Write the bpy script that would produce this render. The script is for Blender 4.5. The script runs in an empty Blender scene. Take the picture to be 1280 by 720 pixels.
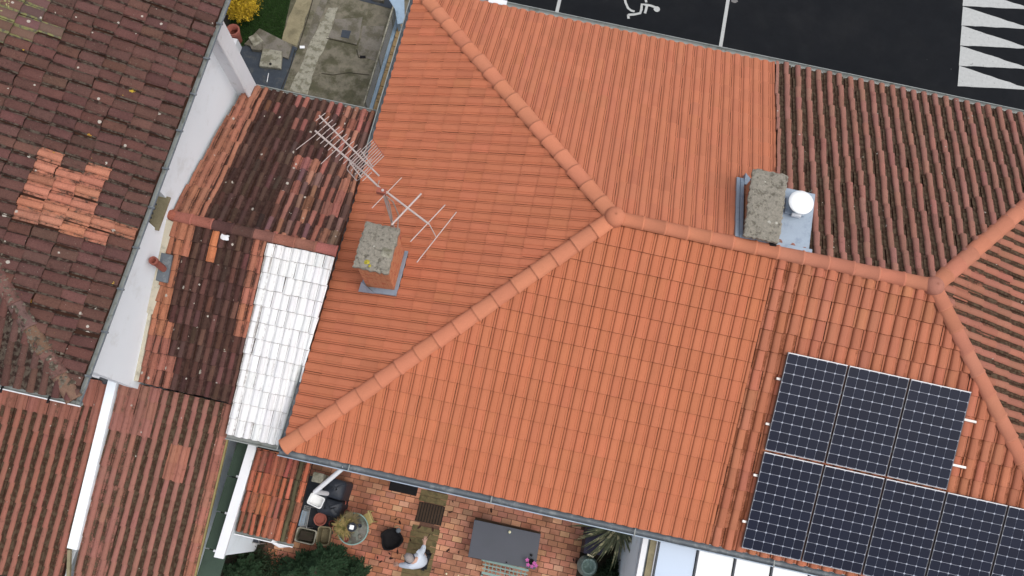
import bpy, math, random, time
import numpy as np
from mathutils import Vector, Matrix, Euler
random.seed(7); rng = np.random.default_rng(7)
SC = bpy.context.scene; COL = SC.collection
# ---------------------------------------------------------------- camera
F = 994.54
R = np.array([[0.9767744975443808, 0.21061710341631673, 0.03939564310228802],
              [0.21315179063411338, -0.9363545979905749, -0.27893795183047426],
              [-0.021860811887791515, 0.28085672961570535, -0.9595007047069727]])
CP = np.array([3.75, -0.4510, 17.956])
cd = bpy.data.cameras.new('camera'); cam = bpy.data.objects.new('camera', cd); COL.objects.link(cam)
cd.sensor_width = 36; cd.lens = F / 1280 * 36; cd.clip_end = 2000; cd.clip_start = .1
m = Matrix.Identity(4)
for i in range(3):
    m[i][0] = R[0][i]; m[i][1] = -R[1][i]; m[i][2] = -R[2][i]; m[i][3] = CP[i]
cam.matrix_world = m
SC.camera = cam
def pj(P):
    q = R @ (np.array(P, float) - CP); return 640 + F*q[0]/q[2], 360 + F*q[1]/q[2], q[2]
def at(x, y, z):                       # the point at height z seen at photo pixel x, y
    d = R.T @ np.array([(x-640)/F, (y-360)/F, 1.]); t = (z-CP[2])/d[2]; return CP + t*d
# ---------------------------------------------------------------- world, sun, exposure
SUN_EL, SUN_AZ = 66, 108
w = bpy.data.worlds.new('World'); SC.world = w; w.use_nodes = True
nt = w.node_tree; nt.nodes.clear()
sky = nt.nodes.new('ShaderNodeTexSky'); sky.sky_type = 'NISHITA'; sky.sun_disc = False
sky.sun_elevation = math.radians(SUN_EL); sky.sun_rotation = math.radians(SUN_AZ)
sky.air_density = 1.0; sky.dust_density = 4.0; sky.ozone_density = 1
hs = nt.nodes.new('ShaderNodeHueSaturation'); hs.inputs['Saturation'].default_value = .42
bg = nt.nodes.new('ShaderNodeBackground'); bg.inputs['Strength'].default_value = .15
wo = nt.nodes.new('ShaderNodeOutputWorld')
nt.links.new(sky.outputs[0], hs.inputs['Color']); nt.links.new(hs.outputs[0], bg.inputs[0]); nt.links.new(bg.outputs[0], wo.inputs[0])
sd = bpy.data.lights.new('sun', 'SUN'); sd.energy = .65; sd.angle = math.radians(45); sd.color = (1, .95, .88)
so = bpy.data.objects.new('sun', sd); COL.objects.link(so)
_az = math.radians(SUN_AZ); _el = math.radians(SUN_EL)
_d = Vector((math.sin(_az)*math.cos(_el), math.cos(_az)*math.cos(_el), math.sin(_el)))
so.rotation_euler = _d.to_track_quat('Z', 'Y').to_euler()
SC.view_settings.view_transform = 'Standard'; SC.view_settings.look = 'None'
SC.view_settings.exposure = 0.33; SC.view_settings.gamma = 1
# ---------------------------------------------------------------- materials
def s2l(c):
    return tuple(((v/255)/12.92 if v/255 <= .04045 else ((v/255+.055)/1.055)**2.4) for v in c)
def N(nt, t, **k):
    n = nt.nodes.new(t)
    for a, b in k.items(): setattr(n, a, b)
    return n
def noise(nt, pos, scale, detail=4, rough=.6):
    n = N(nt, 'ShaderNodeTexNoise'); n.inputs['Scale'].default_value = scale
    n.inputs['Detail'].default_value = detail; n.inputs['Roughness'].default_value = rough
    nt.links.new(pos, n.inputs['Vector']); return n.outputs['Fac']
def math_(nt, op, a, b=None, c=None, clamp=False):
    n = N(nt, 'ShaderNodeMath', operation=op, use_clamp=clamp)
    for i, v in enumerate((a, b, c)):
        if v is None: continue
        if isinstance(v, (int, float)): n.inputs[i].default_value = v
        else: nt.links.new(v, n.inputs[i])
    return n.outputs[0]
def mixc(nt, f, a, b, mode='MIX'):
    n = N(nt, 'ShaderNodeMix', data_type='RGBA', blend_type=mode)
    for s, v in ((n.inputs[0], f), (n.inputs[6], a), (n.inputs[7], b)):
        if isinstance(v, (int, float)): s.default_value = v
        elif isinstance(v, tuple): s.default_value = (*v[:3], 1)
        else: nt.links.new(v, s)
    return n.outputs[2]
def ramp(nt, f, lo, hi):
    n = N(nt, 'ShaderNodeMapRange'); n.interpolation_type = 'SMOOTHSTEP'
    nt.links.new(f, n.inputs[0]); n.inputs[1].default_value = lo; n.inputs[2].default_value = hi
    return n.outputs[0]
def new_mat(name):
    m = bpy.data.materials.new(name); m.use_nodes = True
    nt = m.node_tree; b = nt.nodes['Principled BSDF']
    g = N(nt, 'ShaderNodeNewGeometry'); return m, nt, b, g.outputs['Position']
def bump(nt, b, h, st, dist=.01):
    n = N(nt, 'ShaderNodeBump'); n.inputs['Strength'].default_value = st; n.inputs['Distance'].default_value = dist
    nt.links.new(h, n.inputs['Height']); nt.links.new(n.outputs[0], b.inputs['Normal'])
def mat(name, c, var=.12, scale=8, fine=70, rough=.85, c2=None, c2lo=.55, c2hi=.7, c2scale=3, metal=0, bst=.25, stain=None, spots=None, spot_size=.06, spot_scale=6):
    """c: linear base; c2: second colour in noise patches; spots: colour of round lichen spots"""
    m, nt, b, pos = new_mat(name)
    n1 = noise(nt, pos, scale); n2 = noise(nt, pos, fine, 2)
    k = math_(nt, 'ADD', math_(nt, 'MULTIPLY', n1, var*3), math_(nt, 'MULTIPLY', n2, var*2))
    k = math_(nt, 'ADD', k, 1-var*2.5)
    col = c
    if c2: col = mixc(nt, ramp(nt, noise(nt, pos, c2scale, 6, .65), c2lo, c2hi), c, c2)
    if spots:
        v = N(nt, 'ShaderNodeTexVoronoi'); v.inputs['Scale'].default_value = spot_scale; nt.links.new(pos, v.inputs['Vector'])
        r = N(nt, 'ShaderNodeSeparateColor'); nt.links.new(v.outputs['Color'], r.inputs[0])
        rad = math_(nt, 'MULTIPLY', math_(nt, 'POWER', r.outputs[0], 5), spot_size*spot_scale)
        wob = math_(nt, 'ADD', v.outputs['Distance'], math_(nt, 'MULTIPLY', math_(nt, 'SUBTRACT', n2, .5), .12))
        col = mixc(nt, math_(nt, 'LESS_THAN', wob, rad), col, spots)
    kk = N(nt, 'ShaderNodeCombineColor')
    for i in range(3): nt.links.new(k, kk.inputs[i])
    col = mixc(nt, 1.0, col, kk.outputs[0], 'MULTIPLY')
    nt.links.new(col, b.inputs['Base Color'])
    b.inputs['Roughness'].default_value = rough; b.inputs['Metallic'].default_value = metal
    if rough > .6: b.inputs['Specular IOR Level'].default_value = .25
    if bst: bump(nt, b, math_(nt, 'ADD', n1, n2), bst)
    return m
def clay(name, mossShadeA, mossShadeB, lichen=0.0, var=.14, mscale=7, streak=0.0, yel=0.0, speck=0.0):
    """fired clay: colour per tile (RGB) and growth amount (alpha) from the 'tcol' attribute times the object colour; 'tr' is 1 in the troughs, more on lips and roll feet, whose shadow lines are painted"""
    m, nt, b, pos = new_mat(name)
    a = N(nt, 'ShaderNodeAttribute', attribute_name='tcol'); t = N(nt, 'ShaderNodeAttribute', attribute_name='tr')
    o = N(nt, 'ShaderNodeObjectInfo')
    base = mixc(nt, 1.0, a.outputs['Color'], o.outputs['Color'], 'MULTIPLY')
    am = math_(nt, 'MULTIPLY', a.outputs['Alpha'], o.outputs['Alpha'])
    n1 = noise(nt, pos, mscale); n2 = noise(nt, pos, 45, 3); n3 = noise(nt, pos, 2.2, 5); n4 = noise(nt, pos, 160, 2)
    k = math_(nt, 'ADD', math_(nt, 'MULTIPLY', n2, var*2.2), math_(nt, 'ADD', math_(nt, 'MULTIPLY', n3, var*2), math_(nt, 'MULTIPLY', n4, var*1.2)))
    k = math_(nt, 'ADD', k, 1-var*2.7)
    kk = N(nt, 'ShaderNodeCombineColor')
    for i in range(3): nt.links.new(k, kk.inputs[i])
    base = mixc(nt, 1.0, base, kk.outputs[0], 'MULTIPLY')
    # growth, with painted joint shade mixed into the same mask
    n = math_(nt, 'ADD', math_(nt, 'MULTIPLY', n1, .6), math_(nt, 'MULTIPLY', n2, .45))
    tr = math_(nt, 'ADD', math_(nt, 'MULTIPLY', math_(nt, 'MINIMUM', t.outputs['Fac'], 1.0), .74), .14)
    grime_shade = math_(nt, 'MULTIPLY', math_(nt, 'MAXIMUM', math_(nt, 'SUBTRACT', t.outputs['Fac'], 1.0), 0.0), .8)  # paints row and column shadow lines, along with joint dirt, into the colour
    x = math_(nt, 'ADD', math_(nt, 'ADD', n, grime_shade), math_(nt, 'MULTIPLY', am, tr))
    mask = math_(nt, 'MULTIPLY', ramp(nt, x, .72, .95), .93)
    moss_shade = mixc(nt, ramp(nt, noise(nt, pos, 14, 4), .42, .62), mossShadeA, mossShadeB)
    kk2 = math_(nt, 'ADD', math_(nt, 'MULTIPLY', n4, 1.2), .4); kc = N(nt, 'ShaderNodeCombineColor')
    for i in range(3): nt.links.new(kk2, kc.inputs[i])
    moss_shade = mixc(nt, 1.0, moss_shade, kc.outputs[0], 'MULTIPLY')
    col = mixc(nt, mask, base, moss_shade)
    if lichen:
        for sc_, pw, colr, thr in ((7, 7, (.42, .38, .33), lichen), (2.6, 9, (.50, .34, .04) if yel else (.40, .37, .30), lichen*.55)):
            v = N(nt, 'ShaderNodeTexVoronoi'); v.inputs['Scale'].default_value = sc_; nt.links.new(pos, v.inputs['Vector'])
            r = N(nt, 'ShaderNodeSeparateColor'); nt.links.new(v.outputs['Color'], r.inputs[0])
            rad = math_(nt, 'MULTIPLY', math_(nt, 'POWER', r.outputs[0], pw), thr)
            wob = math_(nt, 'ADD', v.outputs['Distance'], math_(nt, 'MULTIPLY', math_(nt, 'SUBTRACT', n2, .5), .2))
            col = mixc(nt, math_(nt, 'LESS_THAN', wob, rad), col, colr)
    if speck:     # pale crustose lichen dust and dark stains
        sp = ramp(nt, noise(nt, pos, 38, 3, .7), .62, .72); big = ramp(nt, noise(nt, pos, 1.3, 3), .42, .62)
        col = mixc(nt, math_(nt, 'MULTIPLY', math_(nt, 'MULTIPLY', sp, big), speck*4, clamp=True), col, (.24, .21, .17))
        dk = ramp(nt, noise(nt, pos, 11, 5, .75), .56, .70)
        col = mixc(nt, math_(nt, 'MULTIPLY', dk, .55), col, mixc(nt, 1.0, col, (.42, .38, .36), 'MULTIPLY'))
    nt.links.new(col, b.inputs['Base Color']); b.inputs['Roughness'].default_value = .9
    b.inputs['Specular IOR Level'].default_value = .2
    bump(nt, b, math_(nt, 'ADD', math_(nt, 'ADD', n2, n4), math_(nt, 'MULTIPLY', mask, 1.2)), .5, .008)
    return m
M = {}
M['clay_new'] = clay('clay_new', (.165, .050, .022), (.20, .066, .030), var=.085, mscale=4)
M['clay_old'] = clay('clay_old', (.036, .021, .011), (.082, .062, .039), lichen=.14, var=.14, speck=.04)
M['clay_plum'] = clay('clay_plum', (.024, .013, .010), (.095, .078, .06), lichen=.24, var=.36, speck=.16, mscale=9, yel=1)
M['clay_dark'] = clay('clay_dark', (.038, .017, .014), (.065, .036, .028), lichen=.24, var=.34, speck=.12)
M['clay_lichen'] = clay('clay_lichen', (.20, .20, .08), (.10, .09, .07), lichen=.3, var=.2, mscale=5, yel=1)
M['paint_tile'] = clay('paint_tile', (.33, .31, .29), (.50, .48, .46), var=.08, mscale=12)
M['deck'] = mat('roof_deck_dark', (.04, .015, .008), .1)
M['white'] = mat('white_render', (.87, .925, .96), .02, 1.5, 40, .8, (.70, .73, .73), .52, .80, 1.6, bst=.2)
M['whitepaint'] = mat('white_paint', (.74, .75, .77), .04, 6, 60, .55, (.52, .53, .50), .58, .8, 5)
M['cream'] = mat('cream_mortar', (.50, .46, .36), .1, 6, 60, .9, (.30, .28, .22), .5, .7, 4)
M['zinc'] = mat('zinc', (.30, .36, .43), .08, 5, 60, .55, (.20, .25, .32), .5, .7, 4, metal=.25, bst=.1)
M['zincdark'] = mat('zinc_weathered', (.13, .15, .17), .12, 7, 70, .6, (.22, .24, .25), .5, .65, 6, metal=.2)
M['gutgrey'] = mat('gutter_grey', (.27, .29, .28), .1, 7, 70, .6, (.16, .17, .15), .5, .7, 6, metal=.1)
M['concslab'] = mat('lichened_concrete', (.31, .285, .235), .32, 22, 90, .95, (.16, .145, .115), .50, .64, 12, bst=1.8, spots=(.55, .53, .46), spot_size=.05, spot_scale=7)
M['concrete'] = mat('courtyard_concrete', (.175, .157, .118), .32, 6, 70, .95, (.088, .083, .052), .43, .60, 2.2, bst=.6)
M['conclight'] = mat('pale_concrete', (.31, .295, .235), .26, 9, 60, .95, (.17, .16, .115), .45, .62, 6, bst=.6)
M['concpatch'] = mat('grey_concrete_patch', (.19, .172, .145), .30, 8, 60, .95, (.11, .10, .072), .43, .60, 4, bst=.6)
M['concbeige'] = mat('beige_concrete', (.26, .225, .14), .28, 6, 60, .95, (.15, .13, .08), .48, .68, 3, bst=.4)
M['asphalt'] = mat('asphalt', (.0085, .0098, .0122), .16, 3, 120, .85, (.0135, .0145, .0165), .42, .75, .7, bst=.5, spots=(.10, .10, .10), spot_size=.02, spot_scale=3)
M['asphalt'].node_tree.nodes['Principled BSDF'].inputs['Specular IOR Level'].default_value = .12
M['roadpaint'] = mat('worn_road_paint', (.44, .45, .44), .12, 12, 90, .8, (.20, .20, .20), .60, .74, 9, bst=.3)
M['soil'] = mat('soil', (.035, .028, .02), .3, 5, 60, .95, (.02, .025, .012), .5, .65, 4, bst=.8)
M['grass'] = mat('grass_blade', (.035, .085, .018), .25, 8, 60, .8)
M['slate'] = mat('dark_slate', (.045, .055, .07), .18, 8, 70, .7, (.08, .085, .085), .5, .7, 5)
M['brick'] = mat('chimney_brick', (.52, .22, .115), .18, 9, 60, .9, (.40, .13, .07), .5, .6, 9)
M['mortar'] = mat('mortar', (.42, .36, .27), .15, 9, 60, .95)
M['black'] = mat('black_rubber', (.008, .007, .008), .15, 9, 60, .8)
M['navy'] = mat('navy_cover', (.018, .023, .034), .2, 5, 40, .6)
M['tabletop'] = mat('grey_tabletop', (.044, .050, .068), .04, 3, 90, .5, (.038, .045, .060), .45, .7, 1.5, bst=.06)
M['teal'] = mat('verdigris_paint', (.23, .34, .31), .12, 8, 60, .7, (.13, .20, .19), .55, .7, 8)
M['tealdark'] = mat('teal_glaze', (.14, .20, .18), .2, 8, 60, .5, (.26, .36, .33), .5, .7, 14)
M['wood'] = mat('mossy_boards', (.15, .115, .055), .2, 12, 70, .9, (.085, .075, .035), .45, .65, 5)
M['wooddark'] = mat('dark_wood_slat', (.055, .035, .022), .2, 12, 70, .9)
M['terra'] = mat('terracotta_pot', (.30, .10, .075), .15, 9, 60, .85)
M['redplastic'] = mat('dark_red_plastic', (.16, .025, .022), .1, 9, 60, .6)
M['greenpanel'] = mat('dark_green_sheet', (.045, .072, .052), .14, 4, 60, .7, (.030, .048, .037), .45, .7, 2)
M['yellowwood'] = mat('lichened_batten', (.26, .21, .09), .15, 9, 60, .9)
M['alu'] = mat('aluminium', (.52, .50, .48), .05, 9, 60, .4, metal=.5, bst=0)
M['rust'] = mat('rusty_rod', (.30, .09, .06), .15, 9, 60, .8)
M['antenna'] = mat('oxidised_aluminium', (.50, .42, .39), .12, 9, 60, .6, metal=.1, bst=0)
M['cable'] = mat('cable', (.35, .28, .24), .1, 9, 60, .7, bst=0)
M['backsheet'] = mat('panel_backsheet', (.36, .39, .47), .03, 9, 60, .4, bst=0)
M['framelit'] = mat('panel_frame_lit', (.62, .61, .62), .05, 9, 60, .4, metal=.2, bst=0)  # paler copy of the frame metal, painting its lit top edge
M['frameshade'] = mat('panel_frame_shaded', (.10, .10, .11), .05, 9, 60, .4, metal=.3, bst=0)  # frame sides coloured dark to paint the shaded gaps between panels
M['cowl'] = mat('white_enamel', (.86, .87, .87), .02, 6, 60, .35, bst=0)
M['leaf'] = mat('conifer_leaf', (.022, .050, .022), .35, 5, 30, .75, bst=0)
M['leaf2'] = mat('shrub_leaf', (.022, .040, .018), .35, 5, 30, .75, bst=0)
M['yleaf'] = mat('golden_leaf', (.62, .42, .03), .35, 16, 60, .75, (.30, .19, .02), .48, .6, 16, bst=0)  # darker leaf patches paint the shade in the bush's gaps
M['yucca'] = mat('yucca_leaf', (.085, .095, .045), .35, 4, 60, .6, (.38, .34, .19), .52, .62, 7, bst=0)
M['bark'] = mat('bark', (.05, .035, .025), .3, 12, 60, .95)
M['skin'] = mat('skin', (.55, .33, .25), .05, 9, 60, .55, bst=0)
M['shirt'] = mat('pale_blue_shirt', (.55, .60, .68), .06, 14, 60, .85)
M['trouser'] = mat('dark_trousers', (.015, .017, .022), .1, 14, 60, .85)
M['hair'] = mat('grey_hair', (.30, .27, .26), .2, 30, 120, .8)
M['band'] = mat('navy_band', (.03, .04, .07), .1, 14, 60, .8)
M['pink'] = mat('pink_petal', (.45, .09, .30), .15, 20, 60, .6, bst=0)
M['candle'] = mat('wax', (.72, .66, .45), .03, 20, 60, .5, bst=0)
M['yellow'] = mat('faded_yellow_plastic', (.42, .33, .12), .12, 10, 60, .6, (.28, .24, .12), .5, .7, 6)
M['glassy'] = mat('dusty_table_glass', (.085, .10, .075), .3, 9, 60, .4, (.045, .04, .028), .42, .58, 7)
M['bluepaint'] = mat('pale_blue_paint', (.30, .40, .50), .08, 6, 60, .7, (.20, .28, .36), .5, .7, 4)
M['beigebrick'] = mat('beige_block', (.34, .23, .11), .2, 9, 60, .9, (.18, .12, .06), .48, .65, 7)
M['meshwire'] = mat('galvanised_wire', (.30, .30, .29), .1, 9, 60, .6, bst=0)
M['pebble'] = mat('stone_chips', (.17, .165, .16), .25, 20, 90, .9)
M['poly'] = mat('white_polycarbonate', (.80, .83, .83), .02, 4, 60, .25, bst=0)
M['polysky'] = mat('sky_tinted_sheet', (.40, .50, .64), .02, 4, 60, .2, bst=0)  # blue base colour paints the sky reflected in the sheet
M['darkbar'] = mat('dark_glazing_bar', (.03, .04, .055), .1, 4, 60, .5, bst=0)
M['deadleaf'] = mat('dead_leaf', (.045, .02, .015), .3, 20, 60, .9, bst=0)
# solar cell
m_, nt_, b_, pos_ = new_mat('solar_cell'); M['cell'] = m_
oi = N(nt_, 'ShaderNodeObjectInfo')
nt_.links.new(mixc(nt_, oi.outputs['Random'], (.0035, .0060, .019), (.0055, .009, .025)), b_.inputs['Base Color'])
b_.inputs['Roughness'].default_value = .4; b_.inputs['Specular IOR Level'].default_value = .14
# pavers: colour by object random and position
def paver_mat():
    m, nt, b, pos = new_mat('clay_paver')
    a = N(nt, 'ShaderNodeAttribute', attribute_name='tcol'); o = N(nt, 'ShaderNodeObjectInfo')
    base = mixc(nt, 1.0, a.outputs['Color'], o.outputs['Color'], 'MULTIPLY')
    n2 = noise(nt, pos, 60, 3); n3 = noise(nt, pos, 1.1, 4)
    base = mixc(nt, ramp(nt, n3, .40, .62), base, mixc(nt, 1.0, base, (.62, .60, .56), 'MULTIPLY'))
    k = math_(nt, 'ADD', math_(nt, 'MULTIPLY', n2, .5), .75); kk = N(nt, 'ShaderNodeCombineColor')
    for i in range(3): nt.links.new(k, kk.inputs[i])
    nt.links.new(mixc(nt, 1.0, base, kk.outputs[0], 'MULTIPLY'), b.inputs['Base Color'])
    b.inputs['Roughness'].default_value = .9; bump(nt, b, n2, .4); return m
M['paver'] = paver_mat()
# ---------------------------------------------------------------- mesh helpers
class MB:
    def __init__(s): s.v = []; s.f = []; s.m = []; s.sm = []
    def add(s, v, f, mi=0, smooth=False):
        o = len(s.v); s.v += [tuple(map(float, p)) for p in v]
        for q in f: s.f.append([i+o for i in q]); s.m.append(mi); s.sm.append(smooth)
        return s
    def box(s, x0, x1, y0, y1, z0, z1, mi=0):
        v = [(x, y, z) for z in (z0, z1) for y in (y0, y1) for x in (x0, x1)]
        return s.add(v, [(0,2,3,1), (4,5,7,6), (0,1,5,4), (2,6,7,3), (0,4,6,2), (1,3,7,5)], mi)
    def beam(s, a, b, w, h, mi=0, up=(0, 0, 1)):
        a = np.array(a, float); b = np.array(b, float); d = b-a; d /= np.linalg.norm(d)
        sd = np.cross(d, up); sd /= np.linalg.norm(sd); u = np.cross(sd, d)
        v = [p + sd*i*w/2 + u*j*h/2 for p in (a, b) for i, j in ((-1,-1), (1,-1), (1,1), (-1,1))]
        return s.add(v, [(0,1,2,3), (7,6,5,4), (0,4,5,1), (1,5,6,2), (2,6,7,3), (3,7,4,0)], mi)
    def tube(s, pts, r, n=8, mi=0, cap=True, smooth=True):
        pts = [np.array(p, float) for p in pts]; rs = r if isinstance(r, (list, tuple)) else [r]*len(pts)
        v = []; prev = None
        for i, p in enumerate(pts):
            d = pts[min(i+1, len(pts)-1)] - pts[max(i-1, 0)]; d /= np.linalg.norm(d)+1e-12
            ref = np.array([0, 0, 1.]) if abs(d[2]) < .9 else np.array([1., 0, 0])
            if prev is not None: ref = prev
            a = np.cross(d, ref); a /= np.linalg.norm(a)+1e-12; b = np.cross(a, d); prev = b
            for k in range(n):
                t = 2*math.pi*k/n; v.append(p + (a*math.cos(t)+b*math.sin(t))*rs[i])
        f = [(i*n+k, i*n+(k+1) % n, (i+1)*n+(k+1) % n, (i+1)*n+k) for i in range(len(pts)-1) for k in range(n)]
        s.add(v, f, mi, smooth)
        if cap:
            s.add(v[:n], [tuple(range(n))[::-1]], mi); s.add(v[-n:], [tuple(range(n))], mi)
        return s
    def lathe(s, c, prof, n=20, mi=0, smooth=True):
        v = [(c[0]+r*math.cos(2*math.pi*k/n), c[1]+r*math.sin(2*math.pi*k/n), c[2]+z) for r, z in prof for k in range(n)]
        f = [(i*n+k, i*n+(k+1) % n, (i+1)*n+(k+1) % n, (i+1)*n+k) for i in range(len(prof)-1) for k in range(n)]
        return s.add(v, f, mi, smooth)
    def prism(s, poly, z0, z1, mi=0):
        n = len(poly); A = sum(poly[i][0]*poly[(i+1) % n][1]-poly[(i+1) % n][0]*poly[i][1] for i in range(n))
        if A < 0:
            poly = poly[::-1]
            if isinstance(z0, (list, tuple)): z0 = list(z0)[::-1]
            if isinstance(z1, (list, tuple)): z1 = list(z1)[::-1]
        zz0 = z0 if isinstance(z0, (list, tuple)) else [z0]*n; zz1 = z1 if isinstance(z1, (list, tuple)) else [z1]*n
        v = [(p[0], p[1], zz0[i]) for i, p in enumerate(poly)] + [(p[0], p[1], zz1[i]) for i, p in enumerate(poly)]
        f = [tuple(range(n))[::-1], tuple(range(n, 2*n))] + [(i, (i+1) % n, n+(i+1) % n, n+i) for i in range(n)]
        return s.add(v, f, mi)
OFF = {}
def props(o, label=None, cat=None, group=None, kind=None):
    for k, v in (('label', label), ('category', cat), ('group', group), ('kind', kind)):
        if v: o[k] = v
    return o
def root(name, loc, label, cat, group=None):
    o = bpy.data.objects.new(name, None); COL.objects.link(o); o.location = loc; o.empty_display_size = .1
    OFF[o] = np.array(loc, float); return props(o, label, cat, group)
def mesh_of(name, mb, mats, off=(0, 0, 0)):
    me = bpy.data.meshes.new(name); o = np.array(off)
    v = (np.array(mb.v)-o) if len(mb.v) else []
    me.from_pydata(v.tolist() if len(mb.v) else [], [], mb.f)
    for q in (mats if isinstance(mats, (list, tuple)) else [mats]): me.materials.append(M[q] if isinstance(q, str) else q)
    if len(me.polygons) == len(mb.m):
        me.polygons.foreach_set('material_index', mb.m); me.polygons.foreach_set('use_smooth', mb.sm)
    me.update(); return me
def obj(name, mb, mats, parent=None, bevel=0, **pr):
    off = OFF[parent] if parent is not None else np.zeros(3)
    if parent is None and pr.get('kind') is None and len(mb.v):       # origin at the base of a one-mesh thing
        a = np.array(mb.v); off = np.array([(a[:, 0].min()+a[:, 0].max())/2, (a[:, 1].min()+a[:, 1].max())/2, a[:, 2].min()])
    me = mesh_of(name, mb, mats, off); o = bpy.data.objects.new(name, me); COL.objects.link(o)
    if parent is not None: o.parent = parent; OFF[o] = off
    else: o.location = off; OFF[o] = off
    if bevel:
        b = o.modifiers.new('bevel', 'BEVEL'); b.width = bevel; b.segments = 2; b.limit_method = 'ANGLE'
    return props(o, **pr)
def attr(me, name, data, typ='FLOAT_COLOR'):
    a = me.attributes.new(name, typ, 'POINT'); data = np.asarray(data, np.float32).ravel()
    a.data.foreach_set('color' if typ == 'FLOAT_COLOR' else 'value', data)
# ---------------------------------------------------------------- roof tiles
def tile_proto(pu, pv, wfrac=.62, rh=.045, lift=.022, taper=.12, n=7, dep=.0, seed=0, gap=.002, flat=False, foot=1.12, lipd=1.5, out=0.0, pw=.6, foot2=None, fw=.006, trw=1.0):
    """one clay tile: trough, roll and front lip; x across, y up the slope, z out; returns verts, faces, smooth, trough and shade-line weight"""
    rr = random.Random(seed); L = pv*1.05; v = []; tr = []; f = []; sm = []
    rows = [(0, 1.0, lift), (L, 1-taper, 0)]
    for y, sc, z0 in rows:
        w = pu*wfrac*sc; c = pu/2 + rr.uniform(-.02, .02)*pu*(0 if flat else 1)
        hh = rh*sc*(1 + (0 if flat else rr.uniform(-.08, .08)))
        e0 = gap; e1 = pu-gap
        f2 = foot if foot2 is None else foot2
        pts = [(e0, z0-.002, trw), (c-w/2-fw-.004, z0-dep, trw), (c-w/2-fw, z0-dep, f2), (c-w/2, z0-dep+.002, f2)]
        for k in range(1, n):
            t = math.pi*k/n; pts.append((c-math.copysign(abs(math.cos(t))**.85, math.cos(t))*w/2, z0+math.sin(t)**pw*hh, max(0, .5-math.sin(t)*.9)))
        pts += [(c+w/2, z0-dep+.002, foot), (c+w/2+.004, z0-dep, foot), (c+w/2+.009, z0-dep, trw), (e1, z0-.002, trw)]
        for x, z, t in pts: v.append((x, y + (rr.uniform(-.004, .004) if not flat else 0), z)); tr.append(t)
    K = len(v)//2
    for k in range(K-1): f.append((k, k+1, K+k+1, K+k)); sm.append(True)
    # lip, weighted dark to paint the row's shadow line
    b0 = len(v)
    for k in range(K): v.append(v[k]); tr.append(lipd)
    for k in range(K): x, y, z = v[k]; v.append((x, y+.004-out*1.6, z-(lift+(.006 if out else .012) if not flat else lift+.002))); tr.append(lipd)
    for k in range(K-1): f.append((b0+k+1, b0+k, b0+K+k, b0+K+k+1)); sm.append(False)
    return np.array(v), f, sm, np.array(tr)
def clip_faces(v, f, sm, tr, planes):
    """clip the faces of one tile to u,v half planes (a,b,c): a*x+b*y+c>=0"""
    V = []; T = []; Fc = []; S = []; key = {}
    def vid(p, t):
        k = (round(p[0], 5), round(p[1], 5), round(p[2], 5), round(t, 2))
        if k not in key: key[k] = len(V); V.append(p); T.append(t)
        return key[k]
    for fi, q in enumerate(f):
        poly = [(np.array(v[i]), tr[i]) for i in q]
        for a, b, c in planes:
            out = []
            for i in range(len(poly)):
                (P, tp), (Q, tq) = poly[i], poly[(i+1) % len(poly)]
                dp = a*P[0]+b*P[1]+c; dq = a*Q[0]+b*Q[1]+c
                if dp >= 0: out.append((P, tp))
                if (dp >= 0) != (dq >= 0):
                    s = dp/(dp-dq); out.append((P+(Q-P)*s, tp+(tq-tp)*s))
            poly = out
            if len(poly) < 3: break
        if len(poly) >= 3:
            ids = [vid(tuple(p), t) for p, t in poly]; ids = [x for i, x in enumerate(ids) if x != ids[i-1]]
            if len(set(ids)) >= 3 and len(set(ids)) == len(ids): Fc.append(ids); S.append(sm[fi])
    return V, Fc, S, T
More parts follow.
